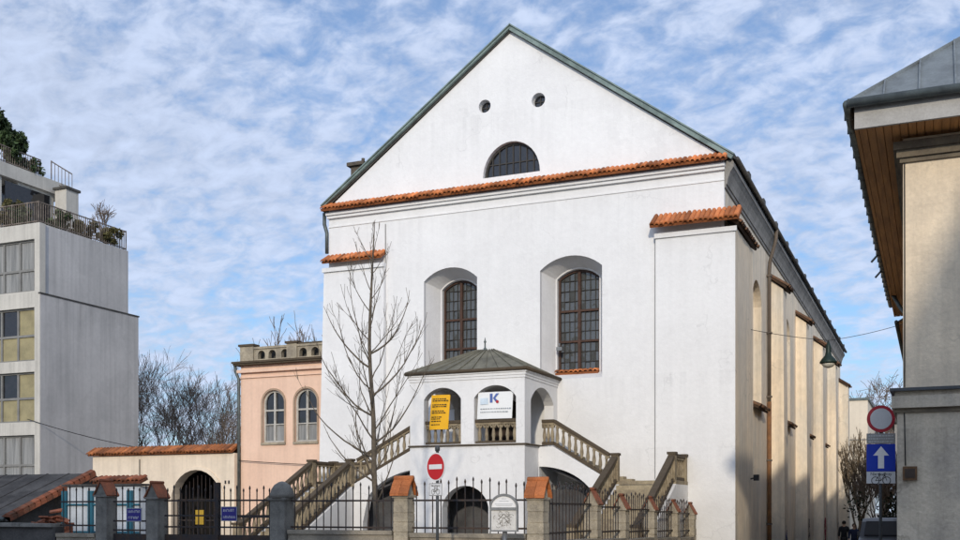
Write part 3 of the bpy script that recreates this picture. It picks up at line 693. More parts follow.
mb.bar((-34.1,Yw+.1,1.2),(-31.2,Yw+.1,1.2),.04,.05); mb.bar((-34.1,Yw+.1,2.2),(-31.2,Yw+.1,2.2),.04,.05); mb.build('grille', iron, gw)
mb=MB(); mb.box(-32.98,-32.5,Yw+.02,Yw+.05,1.0,1.7); mb.build('yellow_notice', mat('ochre_notice',(.42,.27,.03),.7,bump=0), gw)
mb=MB(); mb.box(-31.0,-30.93,Yw-.34,Yw-.3,2.95,3.1); mb.box(-30.8,-30.73,Yw-.34,Yw-.3,2.95,3.1); mb.box(-36.12,-36.08,Yw-.33,Yw-.3,2.9,4.2); mb.build('house_number', black, gw)

# ------------------------------------------------------------------ shed, kiosk and low wall on the left
sd = thing('shed', 'low dark shed with a felt roof and tiled gable edge at the left', 'shed')
mb=MB(); mb.box(-46,-30.15,28.1,35.6,-.5,1.3); mb.prism([(-30.15,28.1,1.3),(-30.15,31.9,2.95),(-30.15,35.6,1.3)],(-.2,0,0)); mb.build('wall', oldwall, sd)
mb=MB()
for y0,y1,z0,z1 in ((27.8,31.9,1.42,3.12),(36,31.9,1.42,3.12)):
    mb.hexa([(-46.2,y0,z0-.12),(-30,y0,z0-.12),(-30,y1,z1-.12),(-46.2,y1,z1-.12),(-46.2,y0,z0),(-30,y0,z0),(-30,y1,z1),(-46.2,y1,z1)])
    for k in range(14): x=-31.2-k*1.1; mb.bar((x,y0,z0+.01),(x,y1,z1+.01),.06,.03)
mb.build('roof', felt, sd)
mb=MB(); u=V(0,4.1,1.7).normalized(); 
for k in range(15):
    p=V(-29.95,27.8,1.47)+u*(.295*k); t_=rnd.uniform(.4,.95)
    mb.prism([p+V(-.34,0,0),p+V(.1,0,-.03),p+V(.13,0,-.16),p+V(.1,0,-.18),p+V(.05,0,.05),p+V(-.15,0,.1)],u*.33,0,t_)
mb.build('tile_verge', tile_old, sd)
mb=MB(); mb.tube([(-46,27.72,1.38),(-30.1,27.72,1.38)],.08,8); mb.build('gutter', zinc_dark, sd)
kk = thing('kiosk', 'white panelled kiosk with teal posts behind the left end of the fence', 'kiosk')
mb=MB(); 
for i in range(22): x=-29.4+i*.154; mb.box(x,x+.148,30.0,30.05,-.2,2.56,0,rnd.uniform(.9,1.05))
mb.box(-29.4,-26.0,30.06,30.5,-.2,2.55); mb.build('panel_wall', panelw, kk)
for x in (-29.5,-28.25,-26.45): 
    mb=MB(); mb.box(x-.1,x+.12,29.9,29.998,-.2,2.4); mb.build('post', teal, kk)
mb=MB(); mb.bar((-29.5,29.95,1.9),(-26.0,29.95,1.9),.06,.06); mb.bar((-29.5,29.95,.9),(-26.0,29.95,.9),.06,.06); mb.build('cross_rail', teal, kk)
mb=MB(); tiles(mb,(-28.15,30.3,2.88),(1,0,0),(0,-1,-.4),11,.42,.2); mb.box(-29.6,-25.9,29.9,30.6,2.57,2.64,1); mb.build('roof', [tile_old, felt], kk)
t = thing('tile_pile','small heap of loose orange roof tiles between the shed and the kiosk', 'tile pile',(-27.5,27.4,0))
mb=MB()
for i in range(46):
    x,y=rnd.uniform(-.7,.7),rnd.uniform(-.35,.35); z=.5+1.35*(1-abs(x)/1.2)*rnd.uniform(.3,1)
    a=rnd.uniform(0,3.1); d=V(math.cos(a),math.sin(a),rnd.uniform(-.4,.4))*.2
    mb.bar(V(x,y,z)-d,V(x,y,z)+d,.2,.05,up=(rnd.uniform(-.5,.5),rnd.uniform(-.5,.5),1),t=rnd.uniform(.6,1.4))
mb.box(-.6,.6,-.3,.3,-.02,1.15,0,.6)
mb.build('tiles', tile_old, t)
t = thing('low_wall','dark rubble garden wall with flat coping left of the iron fence', 'wall')
mb=MB(); mb.box(-60,-22.75,22.75,23.1,-.1,1.22); mb.build('wall', oldwall, t)
mb=MB(); 
for i in range(31): x=-60+i*1.2; mb.box(x,x+1.185,22.66,23.2,1.22,1.31+rnd.uniform(0,.02),0)
mb.build('coping', concrete, t)

# ------------------------------------------------------------------ fence
YFn=22.9
pil_labels = ['grey pillar left of the wicket gate, red tiled top','grey pillar between the wicket and the wide gate, red tiled top',
  'grey pillar with rounded bare cap right of the wide gate','stone pillar with orange tile cap just left of the round no entry sign','stone fence corner pillar with orange tile cap right of the information board']
def pillar(x,y,zt,w,stone,capk,label):
    t=thing('fence_pillar',label,'pillar',(x,y,0),group='pillars of the fence')
    b0=gz(y)-.2
    mb=MB(); 
    z=b0+.2; mb.box(-w/2,w/2,-w/2,w/2,b0,zt-.42)
    if stone is stone_p:
        k=0
        while z<zt-.6:
            h=rnd.uniform(.18,.3); e_=rnd.uniform(.004,.022); mb.box(-w/2-e_,w/2+e_,-w/2-e_,w/2+e_,z,min(z+h-.02,zt-.44),0); z+=h
    mb.box(-w/2-.04,w/2+.04,-w/2-.04,w/2+.04,zt-.47,zt-.41); 
    if capk=='gable': mb.prism([(-w/2,-w/2-.0,zt-.41),(w/2,-w/2,zt-.41),(0,-w/2,zt-.05)],(0,w,0))
    elif capk=='tile': mb.prism([(-w/2,-w/2+.02,zt-.41),(-w/2,w/2-.02,zt-.41),(-w/2,0,zt-.08)],(w,0,0))
    mb.build('shaft', stone, t)
    mb=MB()
    if capk=='round':
        mb.lathe((0,0,zt-.41),[(w*.72,0),(w*.70,.1),(w*.62,.22),(w*.45,.33),(w*.2,.4),(.02,.42)],14); mb.build('cap', concrete, t)
    elif capk=='gable':      # ridge along y, slopes to the left and right
        e_=w/2+.045
        for s_ in (-1,1):
            mb.hexa([(0,-e_,zt-.05),(s_*e_,-e_,zt-.45),(s_*e_,e_,zt-.45),(0,e_,zt-.05),(0,-e_,zt-.01),(s_*(e_+.02),-e_,zt-.42),(s_*(e_+.02),e_,zt-.42),(0,e_,zt-.01)],0,.95)
        mb.tube([(0,-e_-.01,zt-.02),(0,e_+.01,zt-.02)],.045,8,t=.8); mb.build('tile_cap', tile_old, t)
    else:      # ridge along x, front slope in two curved courses of tile
        e_=w/2+.07
        for s_ in (-1,1):
            for c_,(f0,f1) in enumerate(((0,.55),(.5,1.0))):
                for q in (-1,0):
                    x0=q*e_+.004; x1=x0+e_-.008
                    y0=s_*(.03+e_*f0); y1=s_*(.03+e_*f1); z0=zt-.03-.36*f0**1.3+.02*(1-c_); z1=zt-.03-.36*f1**1.3
                    mb.hexa([(x0,y0,z0-.04),(x1,y0,z0-.04),(x1,y1,z1-.04),(x0,y1,z1-.04),(x0,y0,z0+.02),(x1,y0,z0+.02),(x1,y1,z1+.03),(x0,y1,z1+.03)],0,rnd.uniform(.65,.95))
        mb.tube([(-e_,0,zt-.01),(e_,0,zt-.01)],.075,8,t=.8); mb.build('tile_cap', tile, t)
    return t
PX=[-21.05,-19.29,-15.3,-11.81,-8.36]
for x,zt,st,ck,lb in zip(PX,(2.53,2.46,2.42,2.47,2.4),(concrete,concrete,concrete,stone_p,stone_p),('gable','gable','round','tile','tile'),pil_labels):
    pillar(x,YFn,zt,.36 if st is stone_p else (.44 if ck=='round' else .39),st,ck,lb)
SY=[(27.2,2.28),(30.0,2.16),(33.4,2.13),(36.7,2.06),(39.45,1.98)]
ords=['first','second','third','fourth','last']
for (y,zt),o_ in zip(SY,ords):
    pillar(-8.38,y,zt,.34,stone_p,'gable',f'slim stone pillar with little gabled tile cap, {o_} along the side fence past the corner')

def finial(mb,x,y,z): mb.lathe((x,y,z),[(.012,0),(.024,.03),(.027,.06),(.017,.09),(.004,.12)],6,smooth=False)
def fence_panel(label, a, b, zb, zt, n, name='iron_fence', cat='fence', rise=0., slope=0., rails=(1.27,1.93), plinth=True, group='panels of the iron fence', bottom=None, flat=False):
    """bars between pillars a->b (x,y)"""
    t=thing(name,label,cat,group=group)
    a=Vector((*a,0)); b=Vector((*b,0)); mb=MB()
    for z in rails: mb.bar(a+V(0,0,z),b+V(0,0,z),.05,.045)
    for i in range(n):
        f=(i+.5)/n; p=a.lerp(b,f); z=zt+rise*math.sin(math.pi*f)+slope*f+(0.07 if i%2 else 0)
        p=p+V(rnd.uniform(-.008,.008),0,0); q=p+V(rnd.uniform(-.012,.012),rnd.uniform(-.012,.012),0); z+=rnd.uniform(-.012,.012); mb.bar(p+V(0,0,zb),q+V(0,0,z),.021,.021,up=(0,1,0)); finial(mb,q.x,q.y,z-.01)
    if flat: 
        mb.tube([a.lerp(b,i/20)+V(0,0,zt-.1+rise*math.sin(math.pi*i/20)) for i in range(21)],.02,6)
    mb.build('bars', iron, t)
    if bottom:
        mb=MB(); mb.bar(a+V(0,0,(bottom[0]+bottom[1])/2),b+V(0,0,(bottom[0]+bottom[1])/2),.035,bottom[1]-bottom[0]); mb.build('bottom_panel', iron, t)
    if plinth:
        mb=MB(); g0=min(gz(a.y),gz(b.y))-.2
        mb.bar(a+V(0,0,(g0+zb-.1)/2),b+V(0,0,(g0+zb-.1)/2),.3,zb-.1-g0); mb.bar(a+V(0,0,zb-.05),b+V(0,0,zb-.05),.38,.1); mb.build('plinth', wallbase, t)
    return t
fence_panel('short iron railing at the left end, in front of the white kiosk',(-22.7,YFn),(-21.3,YFn),1.05,2.22,6)
fence_panel('narrow iron wicket gate carrying a small blue plate between two grey pillars',(-20.78,YFn),(-19.55,YFn),.2,2.2,6,name='wicket_gate',cat='gate',plinth=False,bottom=(.15,1.05),group=None,rails=(1.15,1.4,1.93))
fence_panel('wide black iron gate carrying a blue plate in front of the arched gateway',(-19.02,YFn),(-15.57,YFn),.2,2.2,17,name='iron_gate',cat='gate',plinth=False,bottom=(.15,1.05),group=None,rails=(1.25,1.55,1.95),slope=-.05)
# gate leaf meeting post
mb=MB(); mb.box(-17.36,-17.24,YFn-.06,YFn+.06,.1,2.42); mb.box(-17.24,-15.6,YFn-.03,YFn+.03,1.5,1.56)
gp=mb.build('gate_post', iron); gp.parent=[o for o in C.objects if o.name=='iron_gate'][0]
fence_panel('iron fence panel in front of the bare tree and left stairs',(-15.02,YFn),(-12.05,YFn),1.2,2.2,14)
fence_panel('iron fence panel with bowed top behind the no entry sign and information board',(-11.57,YFn),(-8.6,YFn),1.15,2.16,14,rise=.16)
yl=[22.9]+[y for y,_ in SY]
sl_=['first side fence panel beyond the corner pillar, seen edge on','second side fence panel in front of the right front steps','third side fence panel below the right stair railing','fourth side fence panel near the white buttress','last side fence panel touching the white buttress']
for k in range(5):
    y0,y1=yl[k]+.24,yl[k+1]-.22
    fence_panel(sl_[k],(-8.38,y0),(-8.38,y1),.95-.06*k,2.1-.07*k,int((y1-y0)/.24),rails=(1.15-.05*k,1.85-.07*k),rise=.12)

# blue plates
def plate(name,label,x,z,w,h,y,m,rows):
    t=thing(name,label,'sign',group='blue plates on the fence')
    mb=MB(); mb.box(x-w/2,x+w/2,y-.012,y,z-h/2,z+h/2); mb.build('board', m, t)
    mb=MB(); e_=.018
    for q in ((x-w/2,x+w/2,z-h/2,z-h/2+e_),(x-w/2,x+w/2,z+h/2-e_,z+h/2),(x-w/2,x-w/2+e_,z-h/2+e_,z+h/2-e_),(x+w/2-e_,x+w/2,z-h/2+e_,z+h/2-e_)): mb.box(q[0],q[1],y-.016,y-.0121,q[2],q[3])
    mb.build('border', bannerg, t)
    mb=MB()
    for r_ in range(rows):
        zz=z+h*.24-r_*h*.46; xx=x-w*.36; e2=x+w*.36
        while xx<e2-.02:
            wd=rnd.uniform(.03,.06); k=rnd.random()
            mb.box(xx,xx+.009,y-.016,y-.0122,zz-.035,zz+.035)
            if k<.6: mb.box(xx+.009,min(xx+wd-.012,e2),y-.016,y-.0122,zz+.02,zz+.035)
            if k>.3: mb.box(xx+wd-.021,xx+wd-.012,y-.016,y-.0122,zz-.035,zz+.019)
            xx+=wd+.008
    mb.build('lettering', signg, t)
plate('blue_plate','small blue plate with two rows of pale lettering on the narrow wicket gate',-20.03,1.57,.52,.37,YFn-.04,plateb,2)
plate('blue_plate','small blue plate with two rows of pale lettering on the wide black gate',-16.9,1.60,.50,.38,YFn-.04,plateb,2)

# ------------------------------------------------------------------ signs
def text_mesh(s, size, x, y, z, m, parent, name='lettering', rot=None):
    cu=bpy.data.curves.new('t','FONT'); cu.body=s; cu.size=size; cu.align_x='CENTER'; cu.align_y='CENTER'; cu.extrude=.001
    o=bpy.data.objects.new('t',cu); me=bpy.data.meshes.new_from_object(o)
    mb=MB(); mb.add([(v.co.x+x, y-v.co.z, v.co.y+z) for v in me.vertices],[tuple(p.vertices) for p in me.polygons])
    bpy.data.objects.remove(o)
    return mb.build(name, m, parent)
def bicycle(mb, x, y, z, s):
    def ring(cx,cz,r):
        mb.tube([(cx+r*math.cos(a*.3927),y,cz+r*math.sin(a*.3927)) for a in range(17)],.0035*s*6,4,cap=False)
    ring(x-.16*s*2,z,.11*s*2); ring(x+.16*s*2,z,.11*s*2)
    P=lambda a,b:(x+a*s*2,y,z+b*s*2)
    for q in ((P(-.16,0),P(-.05,.16)),(P(-.05,.16),P(.10,.16)),(P(.10,.16),P(0,0)),(P(0,0),P(-.16,0)),(P(0,0),P(-.06,.2)),(P(.16,0),P(.09,.22)),(P(.09,.22),P(.14,.23)),(P(-.1,.2),P(-.02,.2))):
        mb.tube(q,.0035*s*5,4)
t=thing('no_entry_sign','round red no entry sign on a post with a small white bicycle plate below','road sign',(-9.72,20.3,0),R(-24))
mb=MB(); mb.tube([(0,.05,0),(0,.05,2.98)],.032,10); mb.lathe((0,.05,2.95),[(.05,0),(.055,.05),(.05,.1),(.02,.12)],10); mb.build('post', darkpost, t)
mb=MB(); mb.add([(a,0,c_) for a,c_ in circ(0,2.615,.30,40)],[tuple(range(40))]); mb.add([(a,.012,c_) for a,c_ in circ(0,2.615,.30,40)],[tuple(range(39,-1,-1))]); 
d=mb.build('disc', signw, t)
mb=MB(); mb.add([(a,-.003,c_) for a,c_ in circ(0,2.615,.275,40)],[tuple(range(40))]); mb.build('red_face', red, d)
mb=MB(); mb.box(-.21,.21,-.007,-.0035,2.565,2.665); mb.build('white_bar', signw, d)
mb=MB(); mb.box(-.21,.21,0,.012,2.0,2.27); pl=mb.build('plate', signw, t)
mb=MB(); bicycle(mb,0,-.002,2.085,.24); e_=.012
for q in ((-.205,.205,2.005,2.013),(-.205,.205,2.257,2.265),(-.205,-.197,2.013,2.257),(.197,.205,2.013,2.257)): mb.box(q[0],q[1],-.004,-.001,q[2],q[3])
mb.build('marking', black, pl)
text_mesh('Nie dotyczy',.06,0,-.003,2.215,black,pl)

t=thing('one_way_sign','post with red ringed white disc above a blue one way arrow square','road sign',(-1.12,25.6,gz(25.6)),R(14))
mb=MB(); mb.tube([(0,.05,0),(0,.05,4.0)],.035,10); mb.build('post', darkpost, t)
o_=circ(0,3.76,.305,40)
mb=MB(); mb.add([(a,0,c_) for a,c_ in o_],[tuple(range(40))]); mb.add([(a,.012,c_) for a,c_ in o_],[tuple(range(39,-1,-1))]); d=mb.build('disc', redd, t)
mb=MB(); mb.add([(a,-.003,c_) for a,c_ in circ(0,3.76,.235,40)],[tuple(range(40))]); mb.build('white_face', signg, d)
mb=MB(); mb.box(-.31,.31,0,.012,3.2,3.43); g_=mb.build('plate', mat('grey_plate',(.33,.33,.32),.6,col2=(.26,.26,.25),scale=8,bump=.1), t)
mb=MB()
for r_ in range(3):
    x=-.27
    while x<.25: w=rnd.uniform(.02,.07); mb.box(x,min(x+w,.27),-.004,-.001,3.365-r_*.065,3.385-r_*.065); x+=w+.016
mb.build('small_print', signg, g_)
mb=MB(); mb.box(-.31,.31,0,.012,2.575,3.19); q_=mb.build('plate', blue, t)
mb=MB(); mb.add([(x,-.003,z) for x,z in ((-.065,2.64),(.065,2.64),(.065,2.93),(.17,2.93),(0,3.14),(-.17,2.93),(-.065,2.93))],[tuple(range(7))]); mb.build('arrow', signw, q_)
mb=MB(); mb.box(-.31,.31,0,.012,2.30,2.565); q_=mb.build('plate', signg, t)
mb=MB(); bicycle(mb,0,-.002,2.365,.38); mb.build('marking', black, q_)
text_mesh('Nie dotyczy',.095,0,-.003,2.51,black,q_)

t=thing('information_board','small silver information board with rounded top and engraved pictures in front of the fence','information board',(-8.24,20.5,0),R(8))
mb=MB(); mb.tube([(0,.06,0),(0,.06,1.3)],.045,10); mb.build('post', galv, t)
out=[(-.30,1.25),(.30,1.25),(.30,1.76)]+[(.30*math.cos(math.pi*i/16),1.76+.28*math.sin(math.pi*i/16)) for i in range(1,16)]+[(-.30,1.76)]
inn=[(-.265,1.285),(.265,1.285),(.265,1.75)]+[(.265*math.cos(math.pi*i/16),1.75+.245*math.sin(math.pi*i/16)) for i in range(1,16)]+[(-.265,1.75)]
mb=cut(out,[inn],.08); mb.box(-.265,.265,-.045,.02,1.70,1.755); fr=mb.build('frame', galv, t)
mb=cut(inn,[],.02); mb.build('panel', signw, t)
mb=MB(); mb.box(-.25,.25,-.016,-.0105,1.30,1.69); pp=mb.build('engraved_plate', engrave, t)
mb=MB(); rr=random.Random(5)
for k in range(26):      # engraved drawing: arcs, roof outlines and strokes
    cx,cz=rr.uniform(-.17,.17),rr.uniform(1.36,1.63); r_=rr.uniform(.03,.08); a0=rr.uniform(0,6)
    mb.tube([(cx+r_*math.cos(a0+i*.35),-.018,cz+r_*math.sin(a0+i*.35)) for i in range(7)],.005,4)
for q in (((-.12,1.5),(0,1.62)),((0,1.62),(.12,1.5)),((-.09,1.4),(0,1.55)),((0,1.55),(.1,1.42))): mb.tube([(q[0][0],-.018,q[0][1]),(q[1][0],-.018,q[1][1])],.007,4)
mb.build('engraving', engrave_d, pp)
mb=MB()
for z,w in ((1.93,.05),(1.88,.1),(1.82,.19),(1.79,.17)): mb.box(-w,w,-.014,-.0105,z,z+.008)
mb.build('small_print', bannerg, t)

# ------------------------------------------------------------------ apartment block on the left
ap = thing('apartment_block','grey rendered apartment block with planted roof terraces at the far left','apartment block')
AX,AY=-44.15,43.09
wx=[(-52.6,-48.9),(-48.1,-44.55)]
rowsz=[(2.95,5.75,'c'),(6.45,9.15,'b'),(9.75,12.62,'b'),(13.5,16.3,'c')]
hl=[[(a,z0),(b,z0),(b,z1),(a,z1)] for a,b in wx for z0,z1,_ in rowsz]
mb=shift(cut([(-53,-1),(AX-.02,-1),(AX-.02,17.15),(-53,17.15)],hl,.4),0,AY+.2,0); mb.build('front_wall', creamc, ap)
mb=MB(); mb.box(-53,AX,AY+.401,50.75,-1,13.32); mb.box(-53,AX-.12,AY+.402,50.0,13.32,17.15); mb.box(AX-.018,AX,AY+.02,AY+.4,-1,13.32); mb.box(AX-.1,AX+.04,AY-.03,50.8,13.322,13.40,1); mb.build('side_wall', [greyc, darkroof], ap)
for a,b in wx:
    for z0,z1,k in rowsz:
        mb=MB(); y=AY+.22; w=.09
        mb.box(a,b,y-.05,y+.05,z0,z0+w); mb.box(a,b,y-.05,y+.05,z1-w,z1); mb.box(a,a+w,y-.05,y+.05,z0+w,z1-w); mb.box(b-w,b,y-.05,y+.05,z0+w,z1-w)
        zm=z0+(z1-z0)*(.42 if k=='c' else .48)
        mb.box(a+w,b-w,y-.06,y+.05,zm-.06,zm+.06)
        for f in ((.28,.62) if k=='b' else (.33,.66)): X=a+(b-a)*f; mb.box(X-.06,X+.06,y-.058,y+.04,z0+w,z1-w)
        wo=mb.build('window', alu, ap)
        p=MB(); p.box(a+.05,b-.05,y+.03,y+.04,z0+.05,z1-.05); p.build('pane', dglass, wo)
        p=MB()
        if k=='b':
            q=MB(); q.box(a+(b-a)*.64,b-w-.01,y+.012,y+.026,zm+.06,z1-w-.01); q.box(a+w,b-w-.01,y+.012,y+.026,z0+w,zm-.06); q.build('blind', blind, wo)
        else:
            for (f0,f1) in ((.02,.3),(.35,.63),(.68,.93)):
                x0_=a+(b-a)*f0; x1_=a+(b-a)*f1; n_=26
                vs=[]
                for i in range(n_+1):
                    X=x0_+(x1_-x0_)*i/n_; yy=y+.012+.01*math.sin(i*1.9)
                    vs+= [(X,yy,z0+w),(X,yy,z1-w)]
                p.add(vs,[(2*i,2*i+2,2*i+3,2*i+1) for i in range(n_)])
            p.build('curtain', curtain, wo)
# terraces
def railing(name, pts, h, step, parent, m=rust):
    mb=MB()
    for a,b in zip(pts,pts[1:]):
        a=Vector(a); b=Vector(b); mb.bar(a+V(0,0,h),b+V(0,0,h),.06,.05); mb.bar(a+V(0,0,.12),b+V(0,0,.12),.05,.05)
        n=int((b-a).length/step)
        for i in range(n+1):
            p=a.lerp(b,i/n); big=(i%7==0); mb.bar(p,p+V(0,0,h+(.05 if big else 0)),.05 if big else .028,.05 if big else .028,up=(0,1,0))
    return mb.build(name, m, parent)
railing('terrace_railing',[(-53,AY+.1,17.15),(AX-.2,AY+.1,17.15),(AX-.2,49.9,17.15),(-47,49.9,17.15)],1.15,.16,ap)
mb=MB(); mb.box(-53,-49.95,45.5,50,17.15,18.0); mb.box(-53,-50.1,47.2,50,18.0,21.2); mb.box(-50.6,-50.1,45.6,46.0,17.15,21.2); mb.box(-53,-49.9,44.8,51.2,21.2,22.0)
ph=mb.build('penthouse', creamc, ap)
mb=MB(); mb.box(-50.09,-50.04,46.2,49.6,18.2,21.0); mb.box(-52.9,-50.3,47.1,47.19,18.1,21.1); mb.build('pane', dglass, ph)
railing('terrace_railing',[(-53,44.95,22.0),(-50.05,44.95,22.0),(-50.05,48.9,22.0)],1.0,.16,ap)
mb=MB(); mb.box(-49.6,-48.7,49.6,50.6,17.15,21.3); mb.box(-49.7,-48.6,49.5,50.7,21.3,21.45,1); mb.build('chimney', [creamc, darkroof], ap)
railing('roof_cage',[(-50.1,49.8,21.9),(-49.6,51.0,21.4)],1.3,.22,ap); 
# plants on terraces
def leafy(mb, c, rx, ry, rz, n, size, m=0, rg=rnd):
    for i in range(n):
        while True:
            p=V(rg.uniform(-1,1),rg.uniform(-1,1),rg.uniform(-1,1))
            if p.length<1: break
        nz_=noise.noise(Vector((p.x*2+c[0],p.y*2+c[1],p.z*2+c[2])))
        if nz_ < -.12: continue
        p=Vector(c)+V(p.x*rx,p.y*ry,p.z*rz)
        d=V(rg.gauss(0,1),rg.gauss(0,1),rg.gauss(0,1)).normalized(); e_=d.cross(V(rg.gauss(0,1),rg.gauss(0,1),rg.gauss(0,1))).normalized()
        s_=size*rg.uniform(.6,1.3)
        mb.add([p-d*s_,p+e_*s_*.45,p+d*s_,p-e_*s_*.45],[(0,1,2,3)],m,rg.uniform(.5,1.6))
def shrub(label,x,y,z,r,h,n=500,lm=None,size=.11,name='terrace_shrub'):
    t=thing(name,label,'shrub',(x,y,z),group='shrubs on the roof terraces')
    mb=MB()
    for k in range(6):
        a=k*1.05; mb.tube([(0,0,0),(.3*r*math.cos(a),.3*r*math.sin(a),h*.5),(.7*r*math.cos(a+.3),.7*r*math.sin(a+.3),h*rnd.uniform(.75,1))],[.03,.02,.008],5)
    mb.build('stem', bark, t)
    mb=MB()
    for k in range(11):
        leafy(mb,(rnd.uniform(-.85,.85)*r,rnd.uniform(-.85,.85)*r,h*rnd.uniform(.2,.95)),r*rnd.uniform(.25,.5),r*rnd.uniform(.25,.5),h*rnd.uniform(.12,.3),n//6,size)
    mb.build('foliage', lm or leaf, t)
shrub('tallest dark green shrub on the upper terrace of the grey apartment block',-51.2,45.9,22.0,1.15,2.9,2600,size=.17)
shrub('broad dark green shrub on the upper terrace, right of the tallest one',-50.7,47.4,22.0,1.0,2.1,2200,size=.16)
shrub('low leafy plant behind the upper terrace railing end',-50.4,48.6,22.0,.5,1.0,500,size=.12)
shrub('green bush at the corner of the lower terrace under the slab',-47.6,44.6,17.15,.9,1.7,1800,leaf_br)
shrub('small green bush by the front railing of the lower terrace',-46.3,43.8,17.15,.6,1.2,900,leaf)
shrub('dark green bush at the middle of the lower terrace side railing',-45.0,45.4,17.15,.7,1.25,1200,leaf)
shrub('brownish bush along the lower terrace side railing',-44.9,46.9,17.15,.7,1.2,1200,leaf_br)
shrub('brownish bush near the far corner of the lower terrace',-44.8,48.7,17.15,.7,1.2,1140,leaf_br)

# ------------------------------------------------------------------ corner house on the right
ch = thing('corner_house','beige corner house with wide wooden eaves and grey metal hip roof at the right edge','house')
HX,HY=-.6,23.28; EX,EY=-1.47,22.78; HE=43.6; WR=16.8
mb=MB(); mb.box(HX,WR,HY,HE,4.16,9.26); mb.build('upper_wall', houseR, ch)
mb=MB(); mb.box(HX-.11,WR+.1,HY-.12,HE+.1,-1.5,3.668); mb.build('base_wall', baseR, ch)
mb=MB(); mb.box(HX-.15,WR+.1,HY-.17,HE+.1,3.67,3.76,1); mb.box(HX-.21,WR+.2,HY-.26,HE+.2,3.76,4.0,0); mb.box(HX-.15,WR+.15,HY-.19,HE+.1,4.0,4.1,0); mb.box(HX-.24,WR+.2,HY-.30,HE+.2,4.1,4.16,2); mb.build('string_course', [baseR, trimR, darkpost], ch)
mb=MB(); mb.box(HX-.06,WR,HY-.06,HE,8.76,8.85); mb.box(HX-.12,WR,HY-.12,HE,8.85,9.0); mb.box(HX-.18,WR,HY-.18,HE,9.0,9.16); mb.build('cornice', trimR, ch)
mb=MB(); x=EX+.08
while x<WR+.8: mb.box(x,x+.14+rnd.uniform(-.004,.004),EY-.40,HE+1,9.262+rnd.uniform(0,.012),9.33,0,1.0); x+=.152
mb.box(EX+.08,WR+.9,EY-.40,HE+1,9.32,9.37); mb.build('soffit', soffit, ch)
mb=MB(); mb.box(EX,WR+.9,EY-.48,EY-.41,9.26,9.69); mb.box(EX,EX+.07,EY-.41,HE+1,9.26,9.69,1); mb.build('fascia', [fascia, soffit], ch)
mb=MB(); zr0=9.76; rx0,ry0=EX-.1,EY-.58; rx1=WR+1; ry1=HE+1.1
P=[V(rx0,ry0,zr0),V(rx1,ry0,zr0),V(rx1,ry1,zr0),V(rx0,ry1,zr0),V(8.3,32.6,18.3),V(8.3,34.2,18.3)]
mb.add(P,[(0,1,4),(1,2,5,4),(2,3,5),(3,0,4,5)])
def rseam(a,b): mb.bar(a+V(0,0,.03),b+V(0,0,.03),.035,.07)
for k in range(1,30):
    f=k/30; x=rx0+(rx1-rx0)*f
    g_=min(f,1-f)*2; top=V(x,ry0+(P[4].y-ry0)*g_,zr0+(18.3-zr0)*g_); rseam(V(x,ry0,zr0),top)
for k in range(1,30):
    f=k/30; y=ry0+(ry1-ry0)*f; g_=min(1,min(f,1-f)*2.1); rseam(V(rx0,y,zr0),V(rx0+(8.3-rx0)*g_*.97,y,zr0+(18.3-zr0)*g_*.97))
rseam(P[0],P[4])
rf=mb.build('roof', zinc, ch)
mb=MB(); mb.tube([(rx0-.02,ry0-.05,9.73),(rx1,ry0-.05,9.73)],.09,10); mb.tube([(rx0-.03,ry0-.05,9.72),(rx0-.03,ry1,9.72)],.085,10)
for k in range(25): y=ry0+.6+k*.84; mb.box(rx0-.13,rx0+.04,y,y+.035,9.63,9.79)
for y in (35.4,37.8): mb.tube([(rx0-.05,y,9.7),(rx0-.26,y-.05,9.45)],.035,6)
mb.build('gutter', zinc_dark, ch)
mb=MB(); mb.box(HX+.0,HX+.27,HY-.19,HY-.12,2.30,2.58); mb.box(HX+.04,HX+.23,HY-.205,HY-.19,2.35,2.53,1); mb.build('wall_box', [plaqm, door_m], ch)
mb=MB(); mb.tube([(EX+.1,40.2,9.3),(EX+.35,40.1,8.8),(HX-.18,39.9,8.3),(HX-.18,39.9,0)],.07,8); mb.build('downpipe', zinc_dark, ch)
mb=MB(); mb.tube([(HX+.03,HY-.02,9.0),(HX+.035,HY-.025,6.5),(HX+.03,HY-.02,4.2)],.012,5); mb.tube([(HX+.03,HY-.135,3.66),(HX+.05,HY-.135,2.6)],.012,5); mb.build('wall_cable', cable_m, ch)

# next house along the side street, its eaves show past the corner house
t=thing('adjoining_house','lower adjoining house whose dark eaves continue past the corner house along the side street','house')
mb=MB(); mb.box(-.42,12,44.9,88,-2,9.0); mb.build('wall', houseR, t)
mb=MB(); mb.box(-1.3,12.5,44.85,88.4,9.0,9.12,1); mb.prism([(-1.36,44.85,9.12),(12.5,44.85,9.12),(5.6,44.85,13.2)],(0,43.5,0),0); mb.build('roof', [zinc_dark, soffit], t)
mb=MB(); mb.tube([(-1.4,44.85,9.1),(-1.4,88,9.1)],.075,8); mb.build('gutter', zinc_dark, t)
for k in range(8):
    y=47+k*4.8; mb=MB(); mb.box(-.48,-.423,y,y+1.2,2.2,4.2); mb.build('window', dglass, t)

